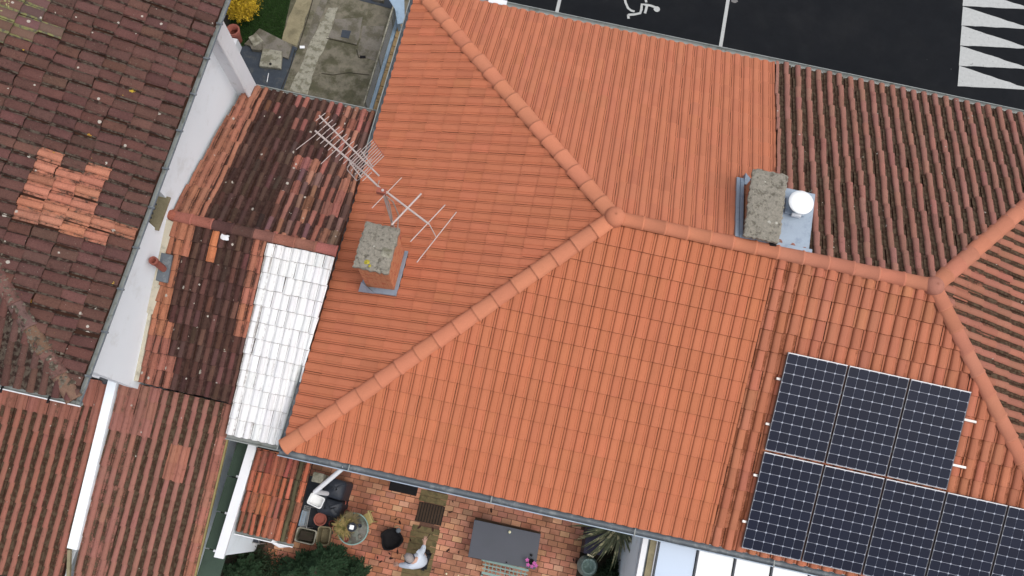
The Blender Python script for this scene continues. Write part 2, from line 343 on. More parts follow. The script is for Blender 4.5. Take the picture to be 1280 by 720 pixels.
class Roof:
    """collects all the tiles of one house; the 300 that show largest become parts, the rest one 'stuff' part"""
    def __init__(s): s.t = []
    def slope(s, O, U, V, poly, pu, pv, protos, colfn, mi=0, skip=None, jit=(.0, .0, .0), u0=0, v0=0, holes=()):
        O = np.array(O, float); U = np.array(U, float); U /= np.linalg.norm(U); V = np.array(V, float); V /= np.linalg.norm(V)
        n = np.cross(U, V)
        P = [((np.array(p)-O)@U, (np.array(p)-O)@V) for p in poly]
        A = sum(P[i][0]*P[(i+1) % len(P)][1]-P[(i+1) % len(P)][0]*P[i][1] for i in range(len(P)))
        if A < 0: P = P[::-1]
        pl = []
        for i in range(len(P)):
            (x0, y0), (x1, y1) = P[i], P[(i+1) % len(P)]; L = math.hypot(x1-x0, y1-y0)
            a, b = -(y1-y0)/L, (x1-x0)/L; pl.append((a, b, -(a*x0+b*y0)))
        um = min(p[0] for p in P); uM = max(p[0] for p in P); vM = max(p[1] for p in P); vm = min(p[1] for p in P)
        r = int(math.floor((vm-v0)/pv+1e-6))
        while v0+r*pv < vM-1e-6:
            i = int(math.floor((um-u0)/pu))
            while u0+i*pu < uM:
                uu, vv = u0+i*pu, v0+r*pv; i += 1
                cs = [(uu, vv), (uu+pu, vv), (uu+pu, vv+pv*1.05), (uu, vv+pv*1.05)]
                need = [q for q in pl if any(q[0]*x+q[1]*y+q[2] < -.004 for x, y in cs)]
                if any(all(q[0]*x+q[1]*y+q[2] < .002 for x, y in cs) for q in pl): continue
                c3 = O+U*(uu+pu/2)+V*(vv+pv/2)
                px, py, d = pj(c3)
                vis = -30 < px < 1310 and -30 < py < 750
                if not (-150 < px < 1430 and -150 < py < 870): continue
                if skip and skip(c3, px, py): continue
                hid = any(h(c3, px, py) for h in holes)
                col = colfn(c3, px, py, r, i)
                s.t.append(dict(O=O, U=U, V=V, n=n, u=uu, v=vv, need=need, proto=random.choice(col[5]) if len(col) > 5 else random.choice(protos), col=col, mi=col[4] if len(col) > 4 else mi,
                                jit=jit, size=(pu*pv*abs((CP-c3)@n)/d**3 if vis and not hid and 0 < px < 1280 and 0 < py < 720 else 0)))
            r += 1
    def build(s, parent, rest_parent, mats, name='roof_tile', restname='roof_tiles'):
        s.t.sort(key=lambda t: -t['size'])
        shared = {}
        RV = []; RF = []; RS = []; RT = []; RC = []; RM = []; nv = 0
        off = OFF[parent]; cnt = 0
        for k, t in enumerate(s.t):
            v, f, sm, tr = t['proto']
            ja, ju, jn = t['jit']
            a = random.gauss(0, ja); ca, sa = math.cos(a), math.sin(a)
            U = t['U']*ca+t['V']*sa; V = t['V']*ca-t['U']*sa; tl = random.gauss(0, ja*.5)
            V = V*math.cos(tl)+t['n']*math.sin(tl); n = np.cross(U, V)
            o = t['O']+t['U']*(t['u']+random.gauss(0, ju))+t['V']*(t['v']+random.gauss(0, ju))+t['n']*random.gauss(0, jn)
            if t['need']:
                pls = [(q[0], q[1], q[2]+q[0]*t['u']+q[1]*t['v']) for q in t['need']]
                V2, F2, S2, T2 = clip_faces(v, f, sm, tr, pls)
                if not F2: continue
            else: V2, F2, S2, T2 = v, f, sm, tr
            if cnt < 300 and t['size'] > 0:
                cnt += 1
                if not t['need'] and (id(t['proto']), t['mi']) in shared: me = shared[(id(t['proto']), t['mi'])]
                else:
                    me = bpy.data.meshes.new(name); me.from_pydata([tuple(p) for p in V2], [], [list(q) for q in F2])
                    me.materials.append(M[mats[t['mi']]]); me.polygons.foreach_set('use_smooth', list(S2))
                    attr(me, 'tr', T2, 'FLOAT'); attr(me, 'tcol', np.ones((len(V2), 4)))
                    if not t['need']: shared[(id(t['proto']), t['mi'])] = me
                ob = bpy.data.objects.new(name, me); COL.objects.link(ob); ob.parent = parent
                mm = Matrix.Identity(4)
                for q in range(3): mm[q][0] = U[q]; mm[q][1] = V[q]; mm[q][2] = n[q]; mm[q][3] = o[q]-off[q]
                ob.matrix_basis = mm; ob.color = t['col'][:4]
            else:
                W = np.asarray(V2)@np.array([U, V, n]) + o - off
                RV.append(W); RF += [[j+nv for j in q] for q in F2]; RS += list(S2); RT += list(T2)
                RC.append(np.tile(t['col'][:4], (len(W), 1))); RM += [t['mi']]*len(F2); nv += len(W)
        if RV:
            me = bpy.data.meshes.new(restname); me.from_pydata(np.concatenate(RV).tolist(), [], RF)
            for q in mats: me.materials.append(M[q])
            me.polygons.foreach_set('use_smooth', RS); me.polygons.foreach_set('material_index', RM)
            attr(me, 'tr', RT, 'FLOAT'); attr(me, 'tcol', np.concatenate(RC))
            ob = bpy.data.objects.new(restname, me); COL.objects.link(ob); ob.parent = rest_parent
            ob['kind'] = 'stuff'; OFF[ob] = off
def ridge_run(parent, P0, P1, seg, r, colfn, matn='clay_new', flat=.62, first=0.0, name='ridge_tile'):
    """overlapping half-round ridge tiles climbing from P0 to P1, each with a rolled collar"""
    P0 = np.array(P0, float); P1 = np.array(P1, float); D = P1-P0; L = np.linalg.norm(D); D /= L
    sd = np.cross(D, (0, 0, 1)); sd /= np.linalg.norm(sd); up = np.cross(sd, D)
    n = max(1, round(L/seg)); sl = L/n
    for i in range(n):
        mb = MB(); a = P0+D*(i*sl-.02); jr = random.gauss(0, .004)
        prof = [(0, r*1.055), (.03, r*1.055), (.04, r*1.0), (sl+.035, r*.93)]
        v = []; K = 9
        for d_, rr in prof:
            for k in range(K):
                t = math.pi*k/(K-1); v.append(a+D*d_ + sd*(math.cos(t)*rr+jr) + up*(math.sin(t)*rr*flat - .02 + (.006 if d_ < .035 else 0)))
        f = [(j*K+k, j*K+k+1, (j+1)*K+k+1, (j+1)*K+k) for j in range(len(prof)-1) for k in range(K-1)]
        f.append(tuple(range(K))[::-1])
        mb.add(v, f, 0, True); mb.sm[-1] = False
        px, py, _ = pj(a+D*sl/2)
        o = obj(name, mb, matn, parent); c = colfn(a, px, py); o.color = c[:4]
        me = o.data; attr(me, 'tr', np.zeros(len(mb.v)), 'FLOAT'); attr(me, 'tcol', np.ones((len(mb.v), 4)))
def dome(parent, c, r, h, col, matn='clay_new', name='ridge_cap'):
    mb = MB(); prof = [(r, -.06), (r, 0)]+[(r*math.cos(t), h*math.sin(t)) for t in np.linspace(.15, 1.5, 7)]
    mb.lathe(c, prof, 18); o = obj(name, mb, matn, parent); o.color = col
    attr(o.data, 'tr', np.zeros(len(mb.v)), 'FLOAT'); attr(o.data, 'tcol', np.ones((len(mb.v), 4)))
def gutter(parent, a, b, w, d, mats, out, name='gutter', lipw=.018, brackets=0, bm='gutgrey'):
    """open half-round gutter from a to b; out = horizontal unit vector away from the wall"""
    a = np.array(a, float); b = np.array(b, float); out = np.array(out, float); mb = MB(); K = 9; v = []
    for p in (a, b):
        for k in range(K):
            t = math.pi*k/(K-1); v.append(p+out*(w/2-math.cos(t)*w/2)-np.array([0, 0, math.sin(t)*d]))
    for p in (a, b):
        for k in range(K-1, -1, -1):
            t = math.pi*k/(K-1); v.append(p+out*(w/2-math.cos(t)*(w/2+.006))-np.array([0, 0, math.sin(t)*(d+.006)+.001]))
    mb.add(v, [(k, k+1, K+k+1, K+k) for k in range(K-1)] + [(2*K+k, 2*K+k+1, 3*K+k+1, 3*K+k) for k in range(K-1)], 0, True)
    o1 = out*(w+.006)
    mb.beam(a+o1, b+o1, lipw, .018, 1)
    o = obj(name, mb, mats, parent)
    if brackets:
        L = np.linalg.norm(b-a); n = int(L/brackets)
        for i in range(1, n+1):
            p = a+(b-a)*(i-.5)/n; q = MB(); q.beam(p+out*.0+(0, 0, .012), p+out*(w+.02)+(0, 0, .012), .02, .006)
            obj('gutter_bracket', q, bm, o if False else parent)
    return o
def jitc(c, s=.08, sh=.03):
    k = random.gauss(1, s); return tuple(max(.003, x*k*random.gauss(1, sh)) for x in c)
def inpoly(x, y, P):
    r = False
    for i in range(len(P)):
        x0, y0 = P[i]; x1, y1 = P[i-1]
        if (y0 > y) != (y1 > y) and x < (x1-x0)*(y-y0)/(y1-y0)+x0: r = not r
    return r
# ================================================================ SETTING
g = MB(); g.add([(-150, -150, -.05), (150, -150, -.05), (150, 150, -.05), (-150, 150, -.05)], [(0, 1, 2, 3)])
obj('ground', g, 'soil', kind='structure')
g = MB(); g.prism([(.2, 9.6), (60, 9.6), (60, 60), (-.45, 60), (-.45, 10.8), (.2, 10.8)], -.04, 0); obj('asphalt_car_park', g, 'asphalt', kind='structure')
# ================================================================ MAIN HOUSES (one hip roof, two owners)
ZE = 3.2; H = 1.7935; LX = 15.03; A1, A2, WD = 4.936, 10.587, 10.0
BX = 7.83
A = (0, 0, ZE); B = (0, WD, ZE); Cc = (LX, WD, ZE); D_ = (LX, 0, ZE); E1 = (A1, 5, ZE+H); E2 = (A2, 5, ZE+H)
def ridge_z(y): return ZE + H*(1-abs(y-5)/5)
newp = [tile_proto(.2035, .371, .60, .026, .020, .03, 9, flat=True, seed=i, gap=.0035, foot=1.2, pw=.5, lipd=1.4, foot2=1.9, fw=.009, trw=.6) for i in range(3)]
newpS = [tile_proto(.2035, .371, .59, .026, .022, .03, 9, flat=True, seed=i, gap=.0035, foot=1.35, out=.0085, pw=.5, lipd=1.5, foot2=1.5, fw=.005, trw=.5) for i in range(3)]
newpW = [tile_proto(.2035, .371, .62, .027, .014, .03, 9, flat=True, seed=i, gap=.0035, foot=1.1, out=.003, pw=.5, lipd=1.3, foot2=1.8, fw=.008, trw=.5) for i in range(3)]
newpE = [tile_proto(.2035, .371, .64, .034, .018, .05, 7, seed=i, gap=.002) for i in range(4)]
oldp = [tile_proto(.225, .36, .56, .066, .024, .16, 7, seed=10+i, foot2=1.5) for i in range(5)]
NEWS = (.470, .158, .080); NEWN = (.480, .170, .094); NEWW = (.480, .162, .086)
def hall(c, px, py, r, i): return (*jitc(NEWS, .03, .012), .12)
def halln(c, px, py, r, i): return (*jitc(NEWN, .03, .012), .08)
def hallw(c, px, py, r, i): return (*jitc(NEWW, .03, .012), .14)
def eastn(c, px, py, r, i): return (*jitc((.290, .134, .103), .06, .025), .68+random.gauss(0, .08))
def easte(c, px, py, r, i):
    k = .45 + .3*max(0, min(1, (px-1190)/90)); return (*jitc((.33, .135, .090), .06, .03), k+random.gauss(0, .1), 1)
def easts(c, px, py, r, i):
    d = .30 if c[0] < 8.5 or c[1] < 2.6 else .14
    if c[1] < 3.9 and c[0] < 8.35: d = .38
    return (*jitc((.41, .150, .085), .06, .03), d+random.gauss(0, .07), 0)
W_ = root('tiled_house', (3.9, 5, 0), 'long hipped house with smooth bright orange new roof tiles, brick chimney and aerial', 'house')
E_ = root('tiled_house', (11.4, 5, 0), 'weathered half of the hipped house carrying the solar panels, with mossy old tiles', 'house')
def deck(parent, polys, name='roof'):
    mb = MB()
    for p in polys:
        p = [np.array(q, float)-(0, 0, .02) for q in p]; k = len(p)
        mb.add(p+[q-(0, 0, .08) for q in p], [tuple(range(k)), tuple(range(k, 2*k))[::-1]]+[(i, k+i, k+(i+1) % k, (i+1) % k) for i in range(k)])
    return obj(name, mb, 'deck', parent)
ins = .02
SB = (BX, 0, ZE); NB = (BX, WD, ZE); RB = (BX, 5, ZE+H)
rw = deck(W_, [[A, SB, RB, E1], [NB, B, E1, RB], [B, A, E1]])
re_ = deck(E_, [[SB, D_, E2, RB], [Cc, NB, RB, E2], [D_, Cc, E2]])
cs = math.cos(math.atan(H/5)); sn = math.sin(math.atan(H/5))
cf = 1/math.hypot(1, H/5)
def ch1hole(c, px, py): return 443 < px < 507 and 280 < py < 372
def ch2hole(c, px, py): return 920 < px < 1018 and 212 < py < 312
def c1skip(c, px, py): return .78 < c[0] < 1.26 and 3.25 < c[1] < 3.85
def c2skip(c, px, py): return 7.22 < c[0] < 8.3 and 5.25 < c[1] < 6.2
up_s = (0, cs, sn); up_n = (0, -cs, sn)
kw = A1; cw = kw/math.hypot(kw, H); sw = H/math.hypot(kw, H)
ke = LX-A2; ce = ke/math.hypot(ke, H); se = H/math.hypot(ke, H)
RW = Roof()
RW.slope(A, (1, 0, 0), up_s, [A, SB, RB, E1], .2035, .371, newpS, hall, jit=(.004, .0015, .001))
RW.slope(B, (-1, 0, 0), up_n, [NB, B, E1, RB], .2035, .371, newp, halln, jit=(.004, .0015, .001), skip=c2skip, holes=[ch2hole])
RW.slope(B, (0, -1, 0), (cw, 0, sw), [B, A, E1], .2035, .371, newpW, hallw, jit=(.004, .0015, .001), skip=c1skip, holes=[ch1hole])
RW.build(rw, W_, ['clay_new'])
def under_panel(c, px, py): return (8.5 < c[0] < 11.5 and 1.8 < c[1] < 3.3) or (8.5 < c[0] < 15 and .15 < c[1] < 1.65)
RE = Roof()
oldS = [tile_proto(.22, .36, .62, .050, .022, .08, 7, seed=30+i, out=.009, foot=1.25, foot2=1.7, fw=.010) for i in range(5)]
RE.slope(SB, (1, 0, 0), up_s, [SB, D_, E2, RB], .22, .36, oldS, easts, jit=(.008, .004, .002), holes=[under_panel], u0=.02)
RE.slope(Cc, (-1, 0, 0), up_n, [Cc, NB, RB, E2], .228, .36, oldp, eastn, mi=1, jit=(.016, .007, .004), skip=c2skip, holes=[ch2hole])
RE.slope(D_, (0, 1, 0), (-ce, 0, se), [D_, Cc, E2], .225, .36, oldS, easte, jit=(.01, .005, .003))
for t in RE.t:
    if t['mi'] not in (0, 1): t['mi'] = 1
RE.build(re_, E_, ['clay_new', 'clay_old'])
def rc(c, px, py): return (*jitc((.52, .195, .112), .03, .015), .1)
def rce(c, px, py): return (*jitc((.47, .185, .115), .04, .02), .25)
zr = .035
ridge_run(W_, (0.03, 0.03, ZE+.02), (A1, 5, ZE+H+zr), .43, .150, rc, name='hip_tile')
ridge_run(W_, (0.03, WD-.03, ZE+.02), (A1, 5, ZE+H+zr), .43, .150, rc, name='hip_tile')
ridge_run(W_, (BX, 5, ZE+H+zr), (A1+.1, 5, ZE+H+zr), .41, .130, rc)
ridge_run(E_, (A2-.1, 5, ZE+H+zr), (BX, 5, ZE+H+zr), .41, .130, rce)
ridge_run(E_, (LX-.03, 0.03, ZE+.02), (A2, 5, ZE+H+zr), .43, .140, rce, name='hip_tile')
ridge_run(E_, (LX-.03, WD-.03, ZE+.02), (A2, 5, ZE+H+zr), .43, .150, rce, name='hip_tile')
dome(W_, (A1, 5, ZE+H+.03), .185, .15, (.52, .195, .112, .1)); dome(E_, (A2, 5, ZE+H+.03), .17, .13, (.40, .17, .12, .7), 'clay_old')
for par, x0, x1 in ((W_, .35, BX), (E_, BX+.003, LX-.35)):
    mb = MB(); mb.box(x0, x1, .35, 9.65, 0, 3.08); obj('wall', mb, 'white', par)
for par, x0, x1 in ((W_, -.06, BX), (E_, BX, LX+.1)):
    gutter(par, (x0, -.015, 3.165), (x1, -.015, 3.165), .115, .07, ['zincdark', 'zinc'], (0, -1, 0), brackets=2.3)
    gutter(par, (x0, WD+.015, 3.165), (x1, WD+.015, 3.165), .13, .07, ['gutgrey', 'gutgrey'], (0, 1, 0), brackets=0)
gutter(W_, (-.012, -.05, 3.165), (-.012, 10.05, 3.165), .075, .06, ['zincdark', 'gutgrey'], (-1, 0, 0), brackets=0)
mb = MB(); p = at(621, 6, 3.2); mb.box(p[0]-.2, p[0]+.2, 10.03, 10.16, 3.17, 3.2); obj('gutter_cover', mb, 'whitepaint', W_, label='pale cream clip piece on the gutter edge')
# ---------------------------------------------------------------- chimney with aerial
def rough_slab(x0, x1, y0, y1, z0, z1, n=14, seed=1, amp=.012, skew=0):
    mb = MB(); r = random.Random(seed); nx = n; ny = int(n*(y1-y0)/(x1-x0)); v = []; idx = {}
    for j in range(ny+1):
        for i in range(nx+1):
            x = x0+(x1-x0)*i/nx; y = y0+(y1-y0)*j/ny; e = (i in (0, nx)) or (j in (0, ny))
            if e: x += r.uniform(-1, 1)*amp*1.0; y += r.uniform(-1, 1)*amp*1.0
            v.append((x+skew*j/ny, y, z1+r.uniform(-1, 1)*amp*.8-(amp*1.2 if e else 0)))
    f = [(j*(nx+1)+i, j*(nx+1)+i+1, (j+1)*(nx+1)+i+1, (j+1)*(nx+1)+i) for j in range(ny) for i in range(nx)]
    mb.add(v, f, 0, True)
    ring = [i for i in range(nx+1)]+[j*(nx+1)+nx for j in range(1, ny+1)]+[ny*(nx+1)+i for i in range(nx-1, -1, -1)]+[j*(nx+1) for j in range(ny-1, 0, -1)]
    rv = [v[i] for i in ring]; k = len(rv); mb.add(rv+[(a, b, z0) for a, b, c in rv], [(i, k+i, k+(i+1) % k, (i+1) % k) for i in range(k)]+[tuple(range(k, 2*k))])
    return mb
def brick_stack(parent, x0, x1, y0, y1, z0, z1, fluted=False):
    """bricks laid in courses round a mortar core; each brick its own piece"""
    mb = MB(); mb.box(x0+.012, x1-.012, y0+.012, y1-.012, z0, z1); core = obj('chimney_stack', mb, 'mortar', parent)
    h = .062; L = .215; z = z1-h; row = 0; protos = {}
    while z > z0:
        for axis, a0, a1, fixed, sgn in (('x', x0, x1, y0, -1), ('x', x0, x1, y1, 1), ('y', y0, y1, x0, -1), ('y', y0, y1, x1, 1)):
            ln = a1-a0; n = max(2, round(ln/L)); bl = ln/n; c = a0 + (bl*.5 if row % 2 else bl)
            edges = [a0]+[c+bl*k for k in range(n) if c+bl*k < a1-.04]+[a1]
            for e0, e1 in zip(edges[:-1], edges[1:]):
                ln_ = round(e1-e0-.01, 3); key = (axis, ln_)
                if key not in protos:
                    q = MB(); q.box(*((-ln_/2, ln_/2, -.02, .02) if axis == 'x' else (-.02, .02, -ln_/2, ln_/2)), 0, h-.010); protos[key] = mesh_of('brick', q, 'brick')
                b = bpy.data.objects.new('brick', protos[key]); COL.objects.link(b); b.parent = core
                pos = np.array([(e0+e1)/2, fixed-sgn*.016, z] if axis == 'x' else [fixed-sgn*.016, (e0+e1)/2, z])
                b.location = pos-OFF[parent]+np.array([0, sgn*random.uniform(0, .005), 0] if axis == 'x' else [sgn*random.uniform(0, .005), 0, 0])
        z -= h; row += 1
C1 = root('chimney', (1.01, 3.55, 3.4), 'brick chimney with a flat lichen-spotted concrete cap and an aerial beside it', 'chimney')
obj('cap', rough_slab(.71, 1.33, 3.14, 3.99, 4.82, 4.91, 16, 3, .016), 'concslab', C1)
brick_stack(C1, .75, 1.30, 3.2, 3.93, 3.35, 4.82)
mb = MB(); mb.box(.655, 1.40, 3.07, 3.19, 3.40, 3.60); mb.m[-6:] = [0]*6
fz = lambda x: ZE+H*x/A1
mb = MB()
for (x0, x1, y0, y1) in ((.64, 1.37, 3.09, 3.195), (1.305, 1.375, 3.195, 3.98), (.64, .745, 3.195, 3.96)):
    mb.prism([(x0, y0), (x1, y0), (x1, y1), (x0, y1)], [fz(x0)-.02, fz(x1)-.02, fz(x1)-.02, fz(x0)-.02], [fz(x0)+.06, fz(x1)+.06, fz(x1)+.06, fz(x0)+.06])
obj('flashing', mb, 'zinc', C1, bevel=.008)
mb = MB(); mb.add([(.62, 3.07, fz(.62)+.08), (.95, 3.07, fz(.9)+.08), (.70, 3.18, fz(.62)+.42), (.78, 3.19, fz(.7)+.1)], [(0, 1, 3), (0, 1, 2), (1, 3, 2), (0, 2, 3)]); obj('flashing_upstand', mb, 'zinc', C1)
mb = MB(); q = rough_slab(.0, .17, 0, .16, 4.915, 4.935, 6, 5, .012); q.v = [(a+1.13, b+3.42, c) for a, b, c in q.v]; obj('mortar_patch', q, 'conclight', C1)
for (x, y, r_) in ((.93, 3.26, .055), (.99, 3.21, .03)):
    q = MB(); q.lathe((x, y, 4.895), [(r_, 0), (r_*.8, .022), (0.001, .03)], 9); q.v = [(a+random.uniform(-.012, .012), b+random.uniform(-.012, .012), c) for a, b, c in q.v]; obj('yellow_lichen', q, mat('yellow_lichen', (.42, .36, .05), .2, 30), C1)
# ---------------------------------------------------------------- chimney 2
C2 = root('chimney', (7.7, 5.7, 4.5), 'long low chimney straddling the ridge, with grey concrete cap and zinc-clad side', 'chimney')
obj('cap', rough_slab(7.16, 7.79, 5.10, 6.40, 5.13, 5.21, 16, 8, .016), 'concslab', C2)
brick_stack(C2, 7.235, 7.72, 5.17, 6.33, 4.35, 5.13)
mb = MB(); mb.box(7.76, 8.36, 5.14, 6.24, 4.4, 4.98); mb.box(7.74, 8.38, 5.12, 6.26, 4.965, 4.995); obj('zinc_casing', mb, 'zinc', C2, bevel=.01)
mb = MB(); nz = ridge_z
for (x0, x1) in ((7.06, 7.125), (7.132, 7.20)):
    mb.prism([(x0, 5.12), (x1, 5.12), (x1, 6.5), (x0, 6.5)], [nz(5.12)-.02, nz(5.12)-.02, nz(6.5)-.02, nz(6.5)-.02], [nz(5.12)+.09, nz(5.12)+.09, nz(6.5)+.09, nz(6.5)+.09])
mb.prism([(7.2, 6.36), (7.45, 6.36), (7.2, 6.6)], nz(6.5)-.05, nz(6.4)+.1)
mb.prism([(7.14, 5.10), (8.42, 5.10), (8.42, 5.18), (7.14, 5.18)], nz(5.15)-.1, nz(5.15)+.10)
obj('flashing', mb, 'zinc', C2, bevel=.006)
mb = MB(); mb.box(7.12, 8.40, 5.04, 5.11, 4.9, 5.035); obj('mortar_fillet', mb, 'cream', C2, bevel=.01)
mb = MB(); mb.box(7.66, 7.78, 5.06, 5.135, 5.03, 5.075); obj('gap_filler', mb, 'black', C2)
VC = root('vent_cowl', (8.03, 5.88, 4.995), 'round white metal vent cowl standing on the zinc casing of the chimney', 'vent')
mb = MB(); mb.box(7.86, 8.22, 5.76, 6.06, 4.997, 5.03); obj('base_plate', mb, 'zinc', VC, bevel=.006)
mb = MB(); mb.lathe((8.05, 5.9, 5.03), [(.09, 0), (.09, .22)], 20); obj('flue', mb, 'whitepaint', VC)
mb = MB(); mb.lathe((8.05, 5.9, 5.22), [(.09, -.0), (.20, .03), (.222, .045), (.218, .06), (.15, .072), (.07, .078), (.001, .08)], 36); obj('cap', mb, 'cowl', VC)
mb = MB(); mb.box(7.98, 8.14, 5.715, 5.76, 5.03, 5.09); obj('bracket', mb, 'whitepaint', VC)
# ---------------------------------------------------------------- aerial
AR = root('tv_aerial', tuple(at(493, 283, 4.6)), 'rooftop television aerial with two crossed booms, grid reflector and long rods beside the chimney', 'aerial')
ZB = 6.3
def ap(x, y, z=ZB): return at(x, y, z)
mt = ap(479, 240); mb = MB(); mb.tube([(mt[0], mt[1], 4.3), (mt[0], mt[1], ZB+.08)], .022, 8); mast = obj('mast', mb, 'antenna', AR)
mb = MB(); mb.box(mt[0]-.10, mt[0]+.05, mt[1]-.04, mt[1]+.04, ZB-.05, ZB+.06); mb.box(1.26, mt[0]+.03, mt[1]-.03, mt[1]+.03, 4.45, 4.49); mb.box(1.26, mt[0]+.03, mt[1]-.03, mt[1]+.03, 4.2, 4.24); obj('bracket', mb, 'rust', AR)
mb = MB(); mb.tube([ap(482, 239), ap(536, 280)], .017, 6); b1 = obj('boom', mb, 'antenna', AR)
mb = MB(); mb.tube([ap(536, 279), ap(545, 296, 6.1)], .008, 5); obj('stay', mb, 'antenna', AR)
for (a, b, r_) in (((502, 222), (465, 260), .007), ((526.6, 242), (489.5, 281), .016), ((556.5, 256), (513, 302), .009), ((568, 262), (526, 328), .008)):
    if r_ == .008: a, b = (562.6+8, 275-10), (521, 328)
    mb = MB(); mb.tube([ap(*a), ap(*b)], r_, 6); obj('rod_element', mb, 'antenna', AR)
mb = MB(); mb.tube([ap(478, 238, ZB), ap(455, 216, ZB), ap(394, 163.5, ZB)], .017, 6); obj('boom', mb, 'antenna', AR)
mb = MB(); mb.tube([ap(474, 220, ZB+.16), ap(399, 144.5, ZB+.16)], .014, 6); obj('boom', mb, 'antenna', AR)
def dipoles(a, b, z, n, half, t0=.04, t1=.78):
    a = ap(*a, z); b = ap(*b, z); d = (a-b)/np.linalg.norm(a-b); s = np.cross(d, (0, 0, 1))
    for i in range(n):
        t = t0+(t1-t0)*i/(n-1); p = b+(a-b)*t; mb = MB()
        mb.tube([p-s*half+(0, 0, .02), p+s*half+(0, 0, .02)], .006, 5); obj('rod_element', mb, 'antenna', AR)
dipoles((478, 238), (394, 163.5), ZB, 14, .105); dipoles((474, 220), (399, 144.5), ZB+.16, 14, .10, .03, .80)
for (a, b) in (((391, 171), (370, 187)), ((420, 187), (401, 205))):
    mb = MB(); mb.tube([ap(*a), ap(*b)], .006, 5); obj('rod_element', mb, 'antenna', AR)
# grid reflector: two inclined panels of rods
RA = [ap(466, 174, ZB+.40), ap(480, 194.5, ZB+.36), ap(452, 222, ZB+.05), ap(437, 203, ZB+.05)]
RB_ = [ap(437, 203, ZB+.03), ap(452, 222, ZB+.03), ap(446, 226, ZB-.25), ap(434, 212, ZB-.25)]
for q, nrod in ((RA, 9), (RB_, 4)):
    for i in range(nrod):
        t = i/(nrod-1); a = q[0]+(q[1]-q[0])*t; b = q[3]+(q[2]-q[3])*t; mb = MB(); mb.tube([a, b], .0065, 5); obj('reflector_rod', mb, 'antenna', AR)
mb = MB(); mb.tube([RA[0], RA[1]], .008, 5); obj('reflector_frame', mb, 'rust', AR)
mb = MB(); mb.tube([RA[3], RA[2]], .010, 5); mb.tube([(RA[0]+RA[3])/2, (RA[1]+RA[2])/2], .008, 5); mb.tube([RB_[3], RB_[2]], .008, 5); obj('reflector_frame', mb, 'antenna', AR)
for k, pts in enumerate(([(479, 242, 6.25), (491, 252, 6.0), (498, 268, 5.5), (497, 290, 4.82), (496, 300, 4.78)], [(480, 240, 6.2), (487, 256, 5.9), (490, 272, 5.4), (489, 283, 4.83)], [(474, 226, 6.4), (472, 232, 6.3), (478, 240, 6.25)])):
    mb = MB(); mb.tube([ap(*q) for q in pts], .011, 6); obj('cable', mb, 'cable', AR)
# ---------------------------------------------------------------- solar panels
cellp = MB(); c_ = .0832; k_ = .0155
cellp.add([(-c_+k_, -c_, 0), (c_-k_, -c_, 0), (c_, -c_+k_, 0), (c_, c_-k_, 0), (c_-k_, c_, 0), (-c_+k_, c_, 0), (-c_, c_-k_, 0), (-c_, -c_+k_, 0)], [tuple(range(8))])
CELL = mesh_of('cell', cellp, 'cell')
pw, ph = 1.050, 1.757
pf = MB(); t_ = .008
for (x0, x1, y0, y1) in ((0, pw, 0, t_*1.4), (0, pw, ph-t_*1.8, ph), (0, t_, t_*1.4, ph-t_*1.8), (pw-t_, pw, t_*1.4, ph-t_*1.8)): pf.box(x0, x1, y0, y1, -.04, .005)
pf.box(.002, pw-.002, ph-t_*1.6, ph-.001, .0052, .0075, 1); pf.box(.002, pw-.002, .001, t_*.7, .0052, .0070, 1)
FRAME = mesh_of('frame', pf, ['frameshade', 'framelit'])
pb = MB(); pb.box(t_, pw-t_, t_*1.4, ph-t_*1.8, -.03, 0); SHEET = mesh_of('backing_sheet', pb, 'backsheet')
def panel(x, y, label):
    z = ZE+H*y/5+.15/cf*0+.15
    r = root('solar_panel', (x, y, z), label, 'solar panel', 'solar panels on the rear roof slope')
    tilt = math.atan(H/5); r.rotation_euler = (tilt, 0, 0)
    fr = None
    for nm, me in (('frame', FRAME), ('backing_sheet', SHEET)):
        o = bpy.data.objects.new(nm, me); COL.objects.link(o); o.parent = r
    for i in range(6):
        for j in range(10):
            c = bpy.data.objects.new('cell', CELL); COL.objects.link(c); c.parent = r
            c.location = (t_+.003+(pw-2*t_-.006)*(i+.5)/6, t_*1.4+.003+(ph-3.2*t_-.006)*(j+.5)/10, .004)
top_l = ['solar panel at the upper left corner of the array, nearest the chimney', 'middle solar panel of the shorter upper row', 'right-hand solar panel of the upper row, beside the two protruding rail ends']
bot_l = ['solar panel at the lower left corner of the array, over the veranda', 'second solar panel from the left in the lower row', 'third solar panel from the left in the lower row', 'fourth solar panel of the lower row, just right of the upper row', 'solar panel of the lower row cut by the right edge of the photo', 'solar panel of the lower row farthest to the right']
for i in range(3): panel(8.375+i*1.082, 1.745, top_l[i])
for i in range(5): panel(8.375+i*1.082, .055, bot_l[i])
for k, (y, x1) in enumerate(((2.95, 11.83), (2.18, 11.85), (1.3, 13.80), (.5, 13.80))):
    z = ZE+H*y/5+.10; mb = MB(); mb.box(8.30, x1, y-.02, y+.02, z-.04, z)
    obj('mounting_rail', mb, 'alu', label=['uppermost aluminium rail under the upper solar panels', 'second aluminium rail down, under the lower part of the upper solar panels', 'aluminium rail under the upper part of the lower solar panels', 'lowest aluminium rail, near the eave under the solar panels'][k], cat='rail', group='rails carrying the solar panels')
